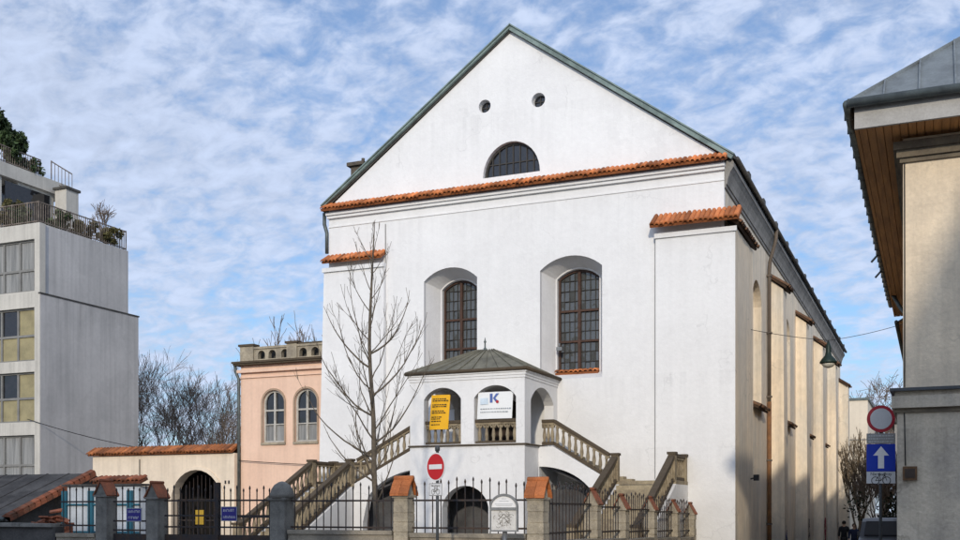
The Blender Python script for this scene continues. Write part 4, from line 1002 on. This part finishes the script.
# house closing the end of the street
t=thing('grey_house','plain grey house closing the far end of the side street','house')
mb=MB(); mb.box(-3.2,8,98,108,-1,9.2); mb.build('wall', fargrey, t); mb=MB(); mb.prism([(-3.6,97.6,9.2),(8.4,97.6,9.2),(2.4,97.6,13)],(0,11,0)); mb.build('roof', darkroof, t)
for z in (2,5.5):
    mb=MB(); mb.box(-2.4,-1.2,97.9,98.02,z,z+1.9); w=mb.build('window', pw, t); mb=MB(); mb.box(-2.3,-1.3,97.86,97.899,z+.1,z+1.8); mb.build('pane', dglass, w)
t=thing('cream_building','pale cream blank walled building beyond the far end of the synagogue','building')
mb=MB(); mb.box(-22,-6.35,116,130,-1.5,13.0); mb.build('wall', farcream, t); mb=MB(); mb.box(-22.1,-6.2,115.9,130,13.0,13.25); mb.build('parapet_cap', zinc_dark, t)
mb=MB(); mb.box(-22,-6.35,115.93,115.99,8.9,9.0); mb.build('joint', fargrey, t)

# unseen houses behind the viewer, shaped so their shadows fall on fence and corner house
def opposite(label, x0,x1,y0,y1,z1,top):
    t=thing('townhouse',label,'house')
    nx=int((x1-x0)/2.6); hs=[]; ww=[]
    for i in range(nx):
        X=x0+(x1-x0)*(i+.5)/nx
        for z in [1.2+3.6*k for k in range(int(z1/3.6))]: hs.append([(X-.55,z),(X+.55,z),(X+.55,z+1.9),(X-.55,z+1.9)]); ww.append((X,z))
    mb=shift(cut([(x0,-.5),(x1,-.5),(x1,z1),(x0,z1)],hs,.4),0,y1-.2,0); mb.box(x0,x1,y0,y1-.45,-.5,z1); mb.build('wall', cream, t)
    for X,z in ww:
        mb=MB(); y=y1-.3; mb.box(X-.03,X+.03,y,y+.06,z,z+1.9); mb.box(X-.55,X+.55,y,y+.05,z+1.2,z+1.27); w=mb.build('window', pw, t)
        mb=MB(); mb.box(X-.55,X+.55,y-.05,y-.03,z,z+1.9); mb.build('pane', dglass, w)
    mb=MB(); mb.prism(top,(0,y0-y1,0)); mb.build('roof', darkroof, t)
opposite('long plastered townhouse across the street, casting shade on the left of the fence',-46,-4.9,-15,-4,12.6,[(-46.3,-3.7,12.6),(-4.7,-3.7,12.6),(-4.7,-3.7,12.9),(-46.3,-3.7,12.9)])
t=thing('townhouse','tall unseen townhouse across the street, angled to shade the corner house','house')
mb=MB(); mb.prism([(8.12,.1,-.5),(10.56,-18,-.5),(36,-18,-.5),(36,.1,-.5)],(0,0,16.9)); mb.build('wall', cream, t)  # unseen house, footprint skewed and height set to throw the slanting shade
mb=MB(); mb.prism([(8.06,.2,16.4),(10.5,-18.1,16.4),(36.1,-18.1,16.4),(36.1,.2,16.4)],(0,0,.45)); mb.build('roof', darkroof, t)
for k in range(8):
    for z in (1.2,4.8,8.4,12):
        X=9.6+k*2.7; mb=MB(); mb.box(X-.55,X+.55,.102,.14,z,z+1.9); w=mb.build('window', pw, t); mb=MB(); mb.box(X-.45,X+.45,.142,.15,z+.1,z+1.8); mb.build('pane', dglass, w)

# ------------------------------------------------------------------ trees
def grow(mb, p, d, L_, r, lev, rg, up=.25, spread=.6, kids=(3,5), minr=.008, wob=.12, seg=5, n=5):
    pts=[Vector(p)]; rs=[r]; d=Vector(d).normalized()
    for i in range(seg):
        d=(d+V(rg.gauss(0,wob),rg.gauss(0,wob),rg.gauss(0,wob)+up*.25)).normalized()
        pts.append(pts[-1]+d*(L_/seg)); rs.append(max(minr, r*(1-.7*(i+1)/seg)))
    mb.tube(pts,rs,n if lev>1 else 3,cap=False)
    if lev<=0: return
    k=rg.randint(*kids)
    for j in range(k):
        f=rg.uniform(.3,1) if j<k-1 else 1.0
        i=min(int(f*seg),seg-1); q=pts[i].lerp(pts[i+1],f*seg-i) if f<1 else pts[-1]
        ax=(pts[i+1]-pts[i]).normalized()
        o=ax.orthogonal().normalized(); o.rotate(Matrix.Rotation(rg.uniform(0,6.28),3,ax))
        nd=(ax+o*spread*rg.uniform(.6,1.3)+V(0,0,up)).normalized()
        grow(mb,q,nd,L_*rg.uniform(.5,.75),max(minr,rs[i]*.6),lev-1,rg,up,spread,kids,minr,wob,max(3,seg-1),n)
def bare_tree(label,x,y,h,trunk,r,seed,lev=5,m=None,spread=.55,up=.25,minr=.017,group='bare trees in the background',nl=4,name='bare_tree',kids=(3,5),cat='tree',z0=None):
    rg=random.Random(seed); z0=gz(y)-.1 if z0 is None else z0
    t=thing(name,label,cat,(x,y,z0),group=group)
    mb=MB(); tp=[(0,0,0),(rg.uniform(-.1,.1),0,trunk*.5),(rg.uniform(-.15,.15),rg.uniform(-.1,.1),trunk)]
    mb.tube(tp,[r*1.15,r,r*.85],8); mb.build('trunk', m or bark_far, t)
    mb=MB()
    for j in range(nl):
        a=6.28*j/nl+rg.uniform(-.4,.4); s_=spread*rg.uniform(.5,1.1)
        grow(mb,V(*tp[2])-V(0,0,rg.uniform(0,trunk*.25)),(math.cos(a)*s_,math.sin(a)*s_,1),(h-trunk)*.48*rg.uniform(.85,1.1),r*.6,lev-1,rg,up,spread,kids,minr,seg=6,n=4)
    mb.build('crown', m or bark_far, t)
    return t
bare_tree('bare tree right behind the grey apartment block edge, leftmost of the left row',-56.6,64,14.6,3.5,.24,11,lev=5,kids=(4,5),spread=.62,minr=.011,nl=5)
bare_tree('tall bare tree in the middle of the gap between apartment block and pink house',-53.8,66,13.8,3.8,.26,12,lev=5,kids=(4,5),spread=.62,minr=.011,nl=5)
bare_tree('bare tree with broad crown right of the middle of the left gap',-50.2,66,12.4,3.4,.24,13,lev=5,kids=(4,5),spread=.62,minr=.011,nl=5)
bare_tree('lower bare tree close to the left edge of the pink house',-46.2,64,9.4,2.6,.2,14,lev=5,kids=(4,5),spread=.62,minr=.011,nl=5)
bare_tree('bare treetop showing above the pink house parapet',-38.5,62,14.4,5.5,.24,15,lev=5,nl=6)
bare_tree('bare tree crown above the cream building at the end of the street',-5.4,134,19.8,4.5,.42,16,lev=5,minr=.026,spread=1.0,nl=7,kids=(4,5),group='bare trees at the street end')
bare_tree('upright bare shrub tree with tan twigs beside the far end of the synagogue',-5.35,84.5,7.2,.7,.16,17,lev=5,m=bark_tan,spread=.22,up=.35,minr=.016,nl=7,group='bare trees at the street end')
bare_tree('greyish bare small tree behind the one way sign post',-3.6,80,6.6,.8,.14,18,lev=5,m=bark_far,spread=.3,up=.3,minr=.018,nl=6,group='bare trees at the street end')
bare_tree('greyish bare bush close to the corner house wall',-2.3,74,6.0,.6,.13,19,lev=5,m=bark_far,spread=.3,up=.3,minr=.018,nl=6,group='bare trees at the street end')
def hedge(label,x0,x1,y,z0,z1,n,lm,size,cat='hedge'):
    t=thing('hedge',label,cat,(x0,y,gz(y)))
    mb=MB(); w=x1-x0
    for k in range(10): 
        x=w*(k+.5)/10; mb.tube([(x,0,0),(x+rnd.uniform(-.2,.2),0,z1*.6)],[.04,.02],5)
    mb.build('stem', bark_far, t)
    mb=MB()
    for k in range(16): leafy(mb,(rnd.uniform(0,w),rnd.uniform(-.5,.5),rnd.uniform(z0,z1*.9)),w*.14+.3,.7,(z1-z0)*.22+.3,n//16,size)
    mb.build('foliage', lm, t)
hedge('greenish brown bushes showing just above the tiled wall coping',-44,-37,56,1,5.6,2600,leaf_br,.16)
hedge('dark evergreen hedge in the shade behind the one way sign post',-4.3,-1.2,66,.2,3.2,2600,mat('dark_hedge_leaf',(.022,.03,.015),.8,col2=(.012,.017,.01),scale=2,bump=0,tint=True),.12)
bare_tree('little thin tree in a tub at the far corner of the lower roof terrace',-45.2,49.1,2.8,.6,.04,31,lev=4,m=bark_far,spread=.5,up=.2,minr=.012,group='shrubs on the roof terraces',z0=17.15,name='terrace_tree')
# foreground tree
rg=random.Random(21)
t=thing('street_tree','slender bare young tree with upswept branches standing in front of the left stairs','tree',(-14.93,27,0))
mb=MB(); H_=10.05; tp=[]; tr=[]
for i in range(15):
    f=i/14; tp.append(V(.07*math.sin(f*7)+.05*math.sin(f*17)*(1-f),.06*math.cos(f*5),H_*f)); tr.append(.088*(1-f)**.75+.009)
mb.tube(tp,tr,9); mb.build('trunk', bark, t)
mb=MB()
def at(z):
    f=min(max(z/H_,0),.999)*14; i=int(f); return tp[i].lerp(tp[i+1],f-i), tr[i]
def limb(z,az,L_,el0,r):
    p,_=at(z); pts=[p]; rs=[r]; d=V(math.cos(az)*math.cos(el0),math.sin(az)*math.cos(el0),math.sin(el0)); n=9
    for i in range(n):
        d=(d+V(rg.gauss(0,.09),rg.gauss(0,.09),.13+.07*i/n+rg.gauss(0,.05))).normalized(); pts.append(pts[-1]+d*L_/n); rs.append(max(.006,r*(1-.85*(i+1)/n)))
    mb.tube(pts,rs,5,cap=False)
    for j in range(rg.randint(3,6)):
        f=rg.uniform(.15,.97); i=int(f*n); ax=(pts[min(i+1,n)]-pts[max(i-1,0)]).normalized(); o=ax.orthogonal().normalized(); o.rotate(Matrix.Rotation(rg.uniform(0,6.28),3,ax))
        q=[pts[i]]; dd=(ax+o*.6+V(0,0,.25)).normalized(); l2=L_*rg.uniform(.15,.36)*(1.15-f*.5)
        for k in range(5): dd=(dd+V(rg.gauss(0,.08),rg.gauss(0,.08),.1)).normalized(); q.append(q[-1]+dd*l2/5)
        mb.tube(q,[max(.0055,rs[i]*.6*(1-.14*k)) for k in range(6)],4,cap=False)
        if l2>.45:
            for kk_ in range(3):
                k=rg.randint(1,4); d3=(dd+V(rg.gauss(0,.5),rg.gauss(0,.5),rg.gauss(0.1,.3))).normalized()
                mb.tube([q[k],q[k]+d3*l2*.25,q[k]+d3*l2*.45+V(0,0,.05)],.005,3,cap=False)
z=1.9; k=0
while z<9.7:
    f=(z-1.9)/7.8
    L_=(1.7+1.7*math.sin(math.pi*min(1,f*1.25+.12)))*(1 if f<.75 else 1-(f-.75)*2.4)
    az=k*2.4+rg.uniform(-.4,.4)
    limb(z,az,max(.5,L_*rg.uniform(.75,1.08)),R(rg.uniform(22,45)+f*18),.029*(1-f*.6)); z+=rg.uniform(.2,.36); k+=1
# a few strong limbs spread across the view, left and right
for z,az,L_ in ((3.2,3.5,3.0),(3.6,.5,3.1),(4.4,3.3,2.9),(5.0,.3,3.0),(2.5,3.3,2.3),(5.8,3.55,2.3),(6.2,.4,2.4)): limb(z,az,L_,R(26),.032)
mb.build('crown', bark, t)

# ------------------------------------------------------------------ hanging lamp and cables
def sag(a,b,s,n=16): 
    a=Vector(a); b=Vector(b); return [a.lerp(b,i/n)-V(0,0,s*4*(i/n)*(1-i/n)) for i in range(n+1)]
t=thing('hanging_lamp','green bell shaped street lamp hung on a wire over the side street','street lamp',(-4.06,46.1,8.5))
mb=MB(); mb.lathe((0,0,-.45),[(.34,-.28),(.35,-.22),(.26,-.08),(.14,.05),(.11,.2),(.11,.42),(.08,.5),(.04,.62)],16); mb.build('hood', lampgreen, t)
mb=MB(); mb.lathe((0,0,-.74),[(.05,-.18),(.17,-.14),(.25,-.06),(.28,.0)],16); mb.build('glass_bowl', lampglass, t)
mb=MB(); mb.tube(sag((-6.86,43.8,9.0),(-4.06,46.1,8.72),.05),.012,4); mb.tube(sag((-4.06,46.1,8.72),(-.62,40.5,8.4),.08),.012,4); mb.tube([(-4.06,46.1,8.6),(-4.06,46.1,8.73)],.03,6)
tag(mb.build('span_wire', cable_m),'thin span wire across the side street carrying the green lamp','cable')
mb=MB(); mb.tube(sag((-45.0,43.05,6.6),(-30.36,41.85,4.05),.35),.02,5); mb.tube(sag((-30.36,41.85,4.05),(-24.9,41.85,3.72),.03),.018,5)
tag(mb.build('overhead_cable', cable_m),'thin black cable sagging from the apartment block across the tiled wall to the pink house','cable')

# ------------------------------------------------------------------ people in the side street
def skin_body(joints, edges, sub=1):
    me=bpy.data.meshes.new('b'); me.from_pydata([j[0] for j in joints],edges,[]); o=bpy.data.objects.new('b',me); C.objects.link(o)
    md=o.modifiers.new('s','SKIN'); 
    for v,j in zip(me.skin_vertices[0].data,joints): v.radius=(j[1],j[2] if len(j)>2 else j[1])
    me.skin_vertices[0].data[0].use_root=True
    o.modifiers.new('u','SUBSURF').levels=sub
    bpy.context.view_layer.update()
    r=bpy.data.meshes.new_from_object(o.evaluated_get(bpy.context.evaluated_depsgraph_get())); bpy.data.objects.remove(o); return r
def person(label,x,y,rz,coat,trous,hair,stride=.18,long=False,s=1.0,road=False):
    t=thing('person',label,'person',(x,y,gz(y)+(.006 if road else .122)),rz,group='people walking in the side street'); t.scale=(s,s,s)
    J=[((0,0,.95),.11,.08),((0,0,1.15),.105,.08),((0,.01,1.36),.11,.08),((0,0,1.47),.06),((0,-.015,1.56),.065),((0,-.025,1.66),.078,.092),((0,-.015,1.735),.05),
       ((.19,0,1.40),.055),((.24,.06,1.14),.043),((.25,-.04,.92),.032),((.25,-.07,.85),.036,.02),
       ((-.19,0,1.40),.055),((-.24,-.04,1.14),.043),((-.25,-.16,.94),.032),((-.25,-.19,.87),.036,.02),
       ((.1,0,.86),.085),((.10,-stride*.7,.48),.06),((.10,-stride*.6,.09),.042),((.11,-stride*.6-.16,.04),.035),
       ((-.1,0,.86),.085),((-.10,stride*.25,.48),.06),((-.10,stride*1.1,.12),.042),((-.11,stride*1.1-.15,.04),.035)]
    Ed=[(0,1),(1,2),(2,3),(3,4),(4,5),(5,6),(2,7),(7,8),(8,9),(9,10),(2,11),(11,12),(12,13),(13,14),(0,15),(15,16),(16,17),(17,18),(0,19),(19,20),(20,21),(21,22)]
    me=skin_body(J,Ed); mb=MB(); mb.mesh(me); mb.sm=[True]*len(mb.f)
    for hx,hy,hz,sg in ((.25,-.09,.82,1),(-.25,-.21,.84,-1)):       # fingers and thumb, curled
        for i,l in enumerate((.075,.085,.08,.062)):
            yy=hy+.03-.02*i; mb.tube([(hx,yy,hz+.01),(hx-sg*.006,yy,hz-l*.5),(hx-sg*.028,yy,hz-l*.9)],[.010,.009,.007],5)
        mb.tube([(hx-sg*.01,hy-.03,hz+.05),(hx-sg*.03,hy-.055,hz+.02),(hx-sg*.035,hy-.06,hz-.01)],[.012,.010,.008],5)
    mb.lathe((0,-.118,1.645),[(.004,-.03),(.016,-.012),(.012,.01),(.004,.035)],6)         # nose
    for sg in (-1,1): mb.lathe((sg*.082,-.02,1.64),[(.006,-.03),(.018,0),(.014,.025),(.004,.035)],6)
    mb.build('body', skin, t)
    mb=MB(); mb.box(-.028,.028,-.114,-.1,1.597,1.605); mb.box(-.045,-.02,-.112,-.1,1.665,1.675); mb.box(.02,.045,-.112,-.1,1.665,1.675); mb.build('face_features', black, t)
    JC=[((0,0,.80 if not long else .62),.19,.15),((0,0,1.0),.165,.13),((0,0,1.15),.16,.125),((0,.01,1.37),.19,.14),((0,-.005,1.53),.088),
        ((.20,0,1.40),.078),((.245,.06,1.14),.066),((.252,-.02,.95),.055),((-.20,0,1.40),.078),((-.245,-.04,1.14),.066),((-.252,-.14,.97),.055)]
    me=skin_body(JC,[(0,1),(1,2),(2,3),(3,4),(3,5),(5,6),(6,7),(3,8),(8,9),(9,10)]); mb=MB(); mb.mesh(me); mb.sm=[True]*len(mb.f); mb.build('coat', coat, t)
    JT=[((0,0,.9),.145,.115),((.1,0,.84),.10),((.10,-stride*.7,.48),.075),((.10,-stride*.6,.11),.062),((-.1,0,.84),.10),((-.10,stride*.25,.48),.075),((-.10,stride*1.1,.14),.062)]
    me=skin_body(JT,[(0,1),(1,2),(2,3),(0,4),(4,5),(5,6)]); mb=MB(); mb.mesh(me); mb.sm=[True]*len(mb.f); mb.build('trousers', trous, t)
    for sg,yy,zz in ((1,-stride*.6-.07,.045),(-1,stride*1.1-.07,.06)):
        mb=MB(); mb.tube([(sg*.105,yy+.12,zz),(sg*.105,yy,zz+.01),(sg*.11,yy-.12,zz-.012),(sg*.11,yy-.17,zz-.02)],[.045,.052,.045,.02],8); mb.build('shoe', rubber, t)
    vs=MB(); vs.lathe((0,.005,1.66),[(.092,-.05),(.104,0),(.095,.06),(.06,.105),(.015,.12)],12)
    vs.v=[(a,(b if b>-.055 else -.055+(b+.055)*.25),c_) for a,b,c_ in vs.v]; vs.build('hair', hair, t)
    return t
cl=lambda n,c: mat(n,c,.85,var=.2,scale=5,bump=.1)
hd,hb=cl('dark_hair',(.02,.016,.013)),cl('brown_hair',(.07,.04,.022))
jeans,dk=cl('jeans',(.035,.045,.08)),cl('dark_trousers',(.02,.02,.024))
person('person in a dark blue jacket with uncovered head in the middle of the side street',-3.84,58,R(5),cl('blue_jacket',(.014,.022,.055)),jeans,hb,s=1.0,road=True)
person('person in black coat beside the one in the dark blue jacket',-4.63,62,R(190),cl('black_coat',(.012,.013,.016)),dk,hd,s=1.06,road=True)

# ------------------------------------------------------------------ parked van
t=thing('parked_van','dark van parked in the shade on the right of the side street','van',(-2.2,52,gz(52)+.01),0)
def vprof(): return [(-2.4,.35),(-2.42,.75),(-2.3,1.05),(-1.75,1.2),(-1.15,1.85),(-.8,1.98),(2.2,2.0),(2.4,1.85),(2.45,.9),(2.4,.35)]
pr=vprof(); mb=MB(); W_=.92
ring=[]
for xx,sc in ((-W_,.93),(-W_*.97,.985),(-W_*.6,1),(W_*.6,1),(W_*.97,.985),(W_,.93)):
    ring.append([(xx*(1-.12*max(0,(z-1.05)/.95)),y*(.985 if abs(xx)>.88 else 1),.35+(z-.35)*(.99 if abs(xx)>.88 else 1)) for y,z in pr])
vs=[p for r_ in ring for p in r_]; n=len(pr); fs=[]
for a in range(5):
    for i in range(n): fs.append((a*n+i,a*n+(i+1)%n,(a+1)*n+(i+1)%n,(a+1)*n+i))
fs+=[tuple(range(n-1,-1,-1)),tuple(5*n+i for i in range(n))]
mb.add(vs,fs); mb.build('body', paint_van, t)
mb=MB(); mb.add([(-.72,-1.735,1.24),(.72,-1.735,1.24),(.64,-1.175,1.85),(-.64,-1.175,1.85)],[(0,1,2,3)]); mb.v=[(a,b-.02,c_+.02) for a,b,c_ in mb.v]; mb.build('windscreen', mat('dull_glass',(.015,.016,.018),.45,bump=0), t)
for sg in (-1,1):
    mb=MB(); mb.add([(sg*.925,-1.2,1.2),(sg*.925,-.1,1.2),(sg*.845,-.1,1.8),(sg*.845,-.95,1.8)],[(0,1,2,3)]); mb.build('side_window', dglass, t)
    mb=MB(); mb.lathe((sg*.66,-2.32,.83),[(.02,-.09),(.1,-.07),(.13,0)],10,axis='y'); mb.build('headlight', lampglass, t)
    mb=MB(); mb.box(sg*.95-.08,sg*.95+.12 if sg>0 else sg*.95+.08,-1.35,-1.22,1.2,1.4); mb.build('wing_mirror', paint_van, t)
    for yy in (-1.5,1.5):
        mb=MB(); mb.lathe((0,0,0),[(.2,-.1),(.32,-.1),(.33,-.06),(.33,.06),(.32,.1),(.2,.1)],20,axis='y'); mb.v=[(sg*.86+b,yy+a,.33+c_) for a,b,c_ in mb.v]; w=mb.build('wheel', rubber, t)
        mb=MB(); mb.lathe((0,0,0),[(.19,-.105),(.19,.105)],14,axis='y'); mb.v=[(sg*.86+b,yy+a,.33+c_) for a,b,c_ in mb.v]; mb.build('rim', galv, w)
mb=MB(); mb.box(-.9,.9,-2.5,-2.38,.36,.6); mb.build('bumper', rubber, t)
mb=MB(); mb.box(-.26,.26,-2.52,-2.501,.42,.53); mb.build('number_plate', signw, t)

# ------------------------------------------------------------------ camera, light, sky
cam=bpy.data.cameras.new('camera'); co=bpy.data.objects.new('camera',cam); C.objects.link(co)
co.location=(0,0,1.7); co.rotation_euler=(R(90),0,math.atan(455/1062))
cam.sensor_width=36; cam.lens=1062/960*36; cam.shift_y=.25; cam.clip_start=.1; cam.clip_end=3000
scene.camera=co
AZ,EL=R(17.2),R(18.7)
sd_=Vector((math.sin(AZ)*math.cos(EL),-math.cos(AZ)*math.cos(EL),math.sin(EL)))
sl=bpy.data.lights.new('sun','SUN'); sl.energy=2.25; sl.angle=R(1.5); sl.color=(1,.89,.73)
so=bpy.data.objects.new('sun',sl); C.objects.link(so); so.rotation_euler=sd_.to_track_quat('Z','Y').to_euler(); so.location=(20,-40,60)

wd=bpy.data.worlds.new('World'); scene.world=wd; wd.use_nodes=True
nt=wd.node_tree; N=nt.nodes; L=nt.links; N.clear()
out=N.new('ShaderNodeOutputWorld'); bg=N.new('ShaderNodeBackground'); L.new(bg.outputs[0],out.inputs[0]); bg.inputs[1].default_value=.10
sky=N.new('ShaderNodeTexSky'); sky.sky_type='NISHITA'; sky.sun_disc=False; sky.sun_elevation=EL; sky.sun_rotation=math.pi-AZ; sky.air_density=1.0; sky.dust_density=.6; sky.ozone_density=1.6
tc=N.new('ShaderNodeTexCoord'); sx=N.new('ShaderNodeSeparateXYZ'); L.new(tc.outputs['Generated'],sx.inputs[0])
def math_(op,a,b=None,c=None):
    n=N.new('ShaderNodeMath'); n.operation=op
    for i,q in enumerate((a,b,c)):
        if q is None: continue
        if hasattr(q,'links'): L.new(q,n.inputs[i])
        else: n.inputs[i].default_value=q
    return n.outputs[0]
zz=math_('ADD',math_('MAXIMUM',sx.outputs[2],0),.34)
cb=N.new('ShaderNodeCombineXYZ'); L.new(math_('DIVIDE',sx.outputs[0],zz),cb.inputs[0]); L.new(math_('DIVIDE',sx.outputs[1],zz),cb.inputs[1])
def nz(sc,det,ro,off,dist=0,stretch=(1,1,1),rot=0):
    mp=N.new('ShaderNodeMapping'); mp.inputs['Location'].default_value=(off,off*.7,0); mp.inputs['Scale'].default_value=stretch; mp.inputs['Rotation'].default_value=(0,0,rot); L.new(cb.outputs[0],mp.inputs[0])
    n=N.new('ShaderNodeTexNoise'); n.inputs['Scale'].default_value=sc; n.inputs['Detail'].default_value=det; n.inputs['Roughness'].default_value=ro; n.inputs['Distortion'].default_value=dist
    L.new(mp.outputs[0],n.inputs['Vector']); return n.outputs['Fac']
def rng(x,a,b,c,d):
    r=N.new('ShaderNodeMapRange'); r.interpolation_type='SMOOTHSTEP'; L.new(x,r.inputs[0])
    for i,q in enumerate((a,b,c,d)): r.inputs[i+1].default_value=q
    return r.outputs[0]
big=nz(1.7,3,.5,4.3); cells=nz(17,5,.58,1.7,.3,(1,1.25,1),.5); fine=nz(42,4,.6,2.2,.2)
den=math_('ADD',math_('ADD',math_('MULTIPLY',big,.78),math_('MULTIPLY',cells,.86)),math_('MULTIPLY',fine,.30))
mask0=rng(den,.70,1.10,.24,.95)
mask=math_('MAXIMUM',mask0,rng(sx.outputs[2],.0,.16,.62,.0))      # pale haze low down
shade=rng(cells,.3,.75,.86,1.10)
mx=N.new('ShaderNodeMix'); mx.data_type='RGBA'; L.new(mask,mx.inputs[0]); 
bl=N.new('ShaderNodeMix'); bl.data_type='RGBA'; bl.blend_type='MULTIPLY'; bl.inputs[0].default_value=1; L.new(sky.outputs[0],bl.inputs[6]); bl.inputs[7].default_value=(.86,1.2,1.55,1)
L.new(bl.outputs[2],mx.inputs[6])
cc=N.new('ShaderNodeVectorMath'); cc.operation='SCALE'; cc.inputs[0].default_value=(6.0,6.95,9.0); dt=N.new('ShaderNodeVectorMath'); dt.operation='DOT_PRODUCT'; L.new(tc.outputs['Generated'],dt.inputs[0]); dt.inputs[1].default_value=sd_
glow=math_('MULTIPLY_ADD',math_('POWER',math_('MAXIMUM',dt.outputs['Value'],0),2.0),1.3,1.0)      # cloud is brighter round the sun
L.new(math_('MULTIPLY',shade,glow),cc.inputs[3]); L.new(cc.outputs[0],mx.inputs[7])
L.new(mx.outputs[2],bg.inputs[0])
scene.view_settings.view_transform='Standard'; scene.view_settings.look='None'; scene.view_settings.exposure=0
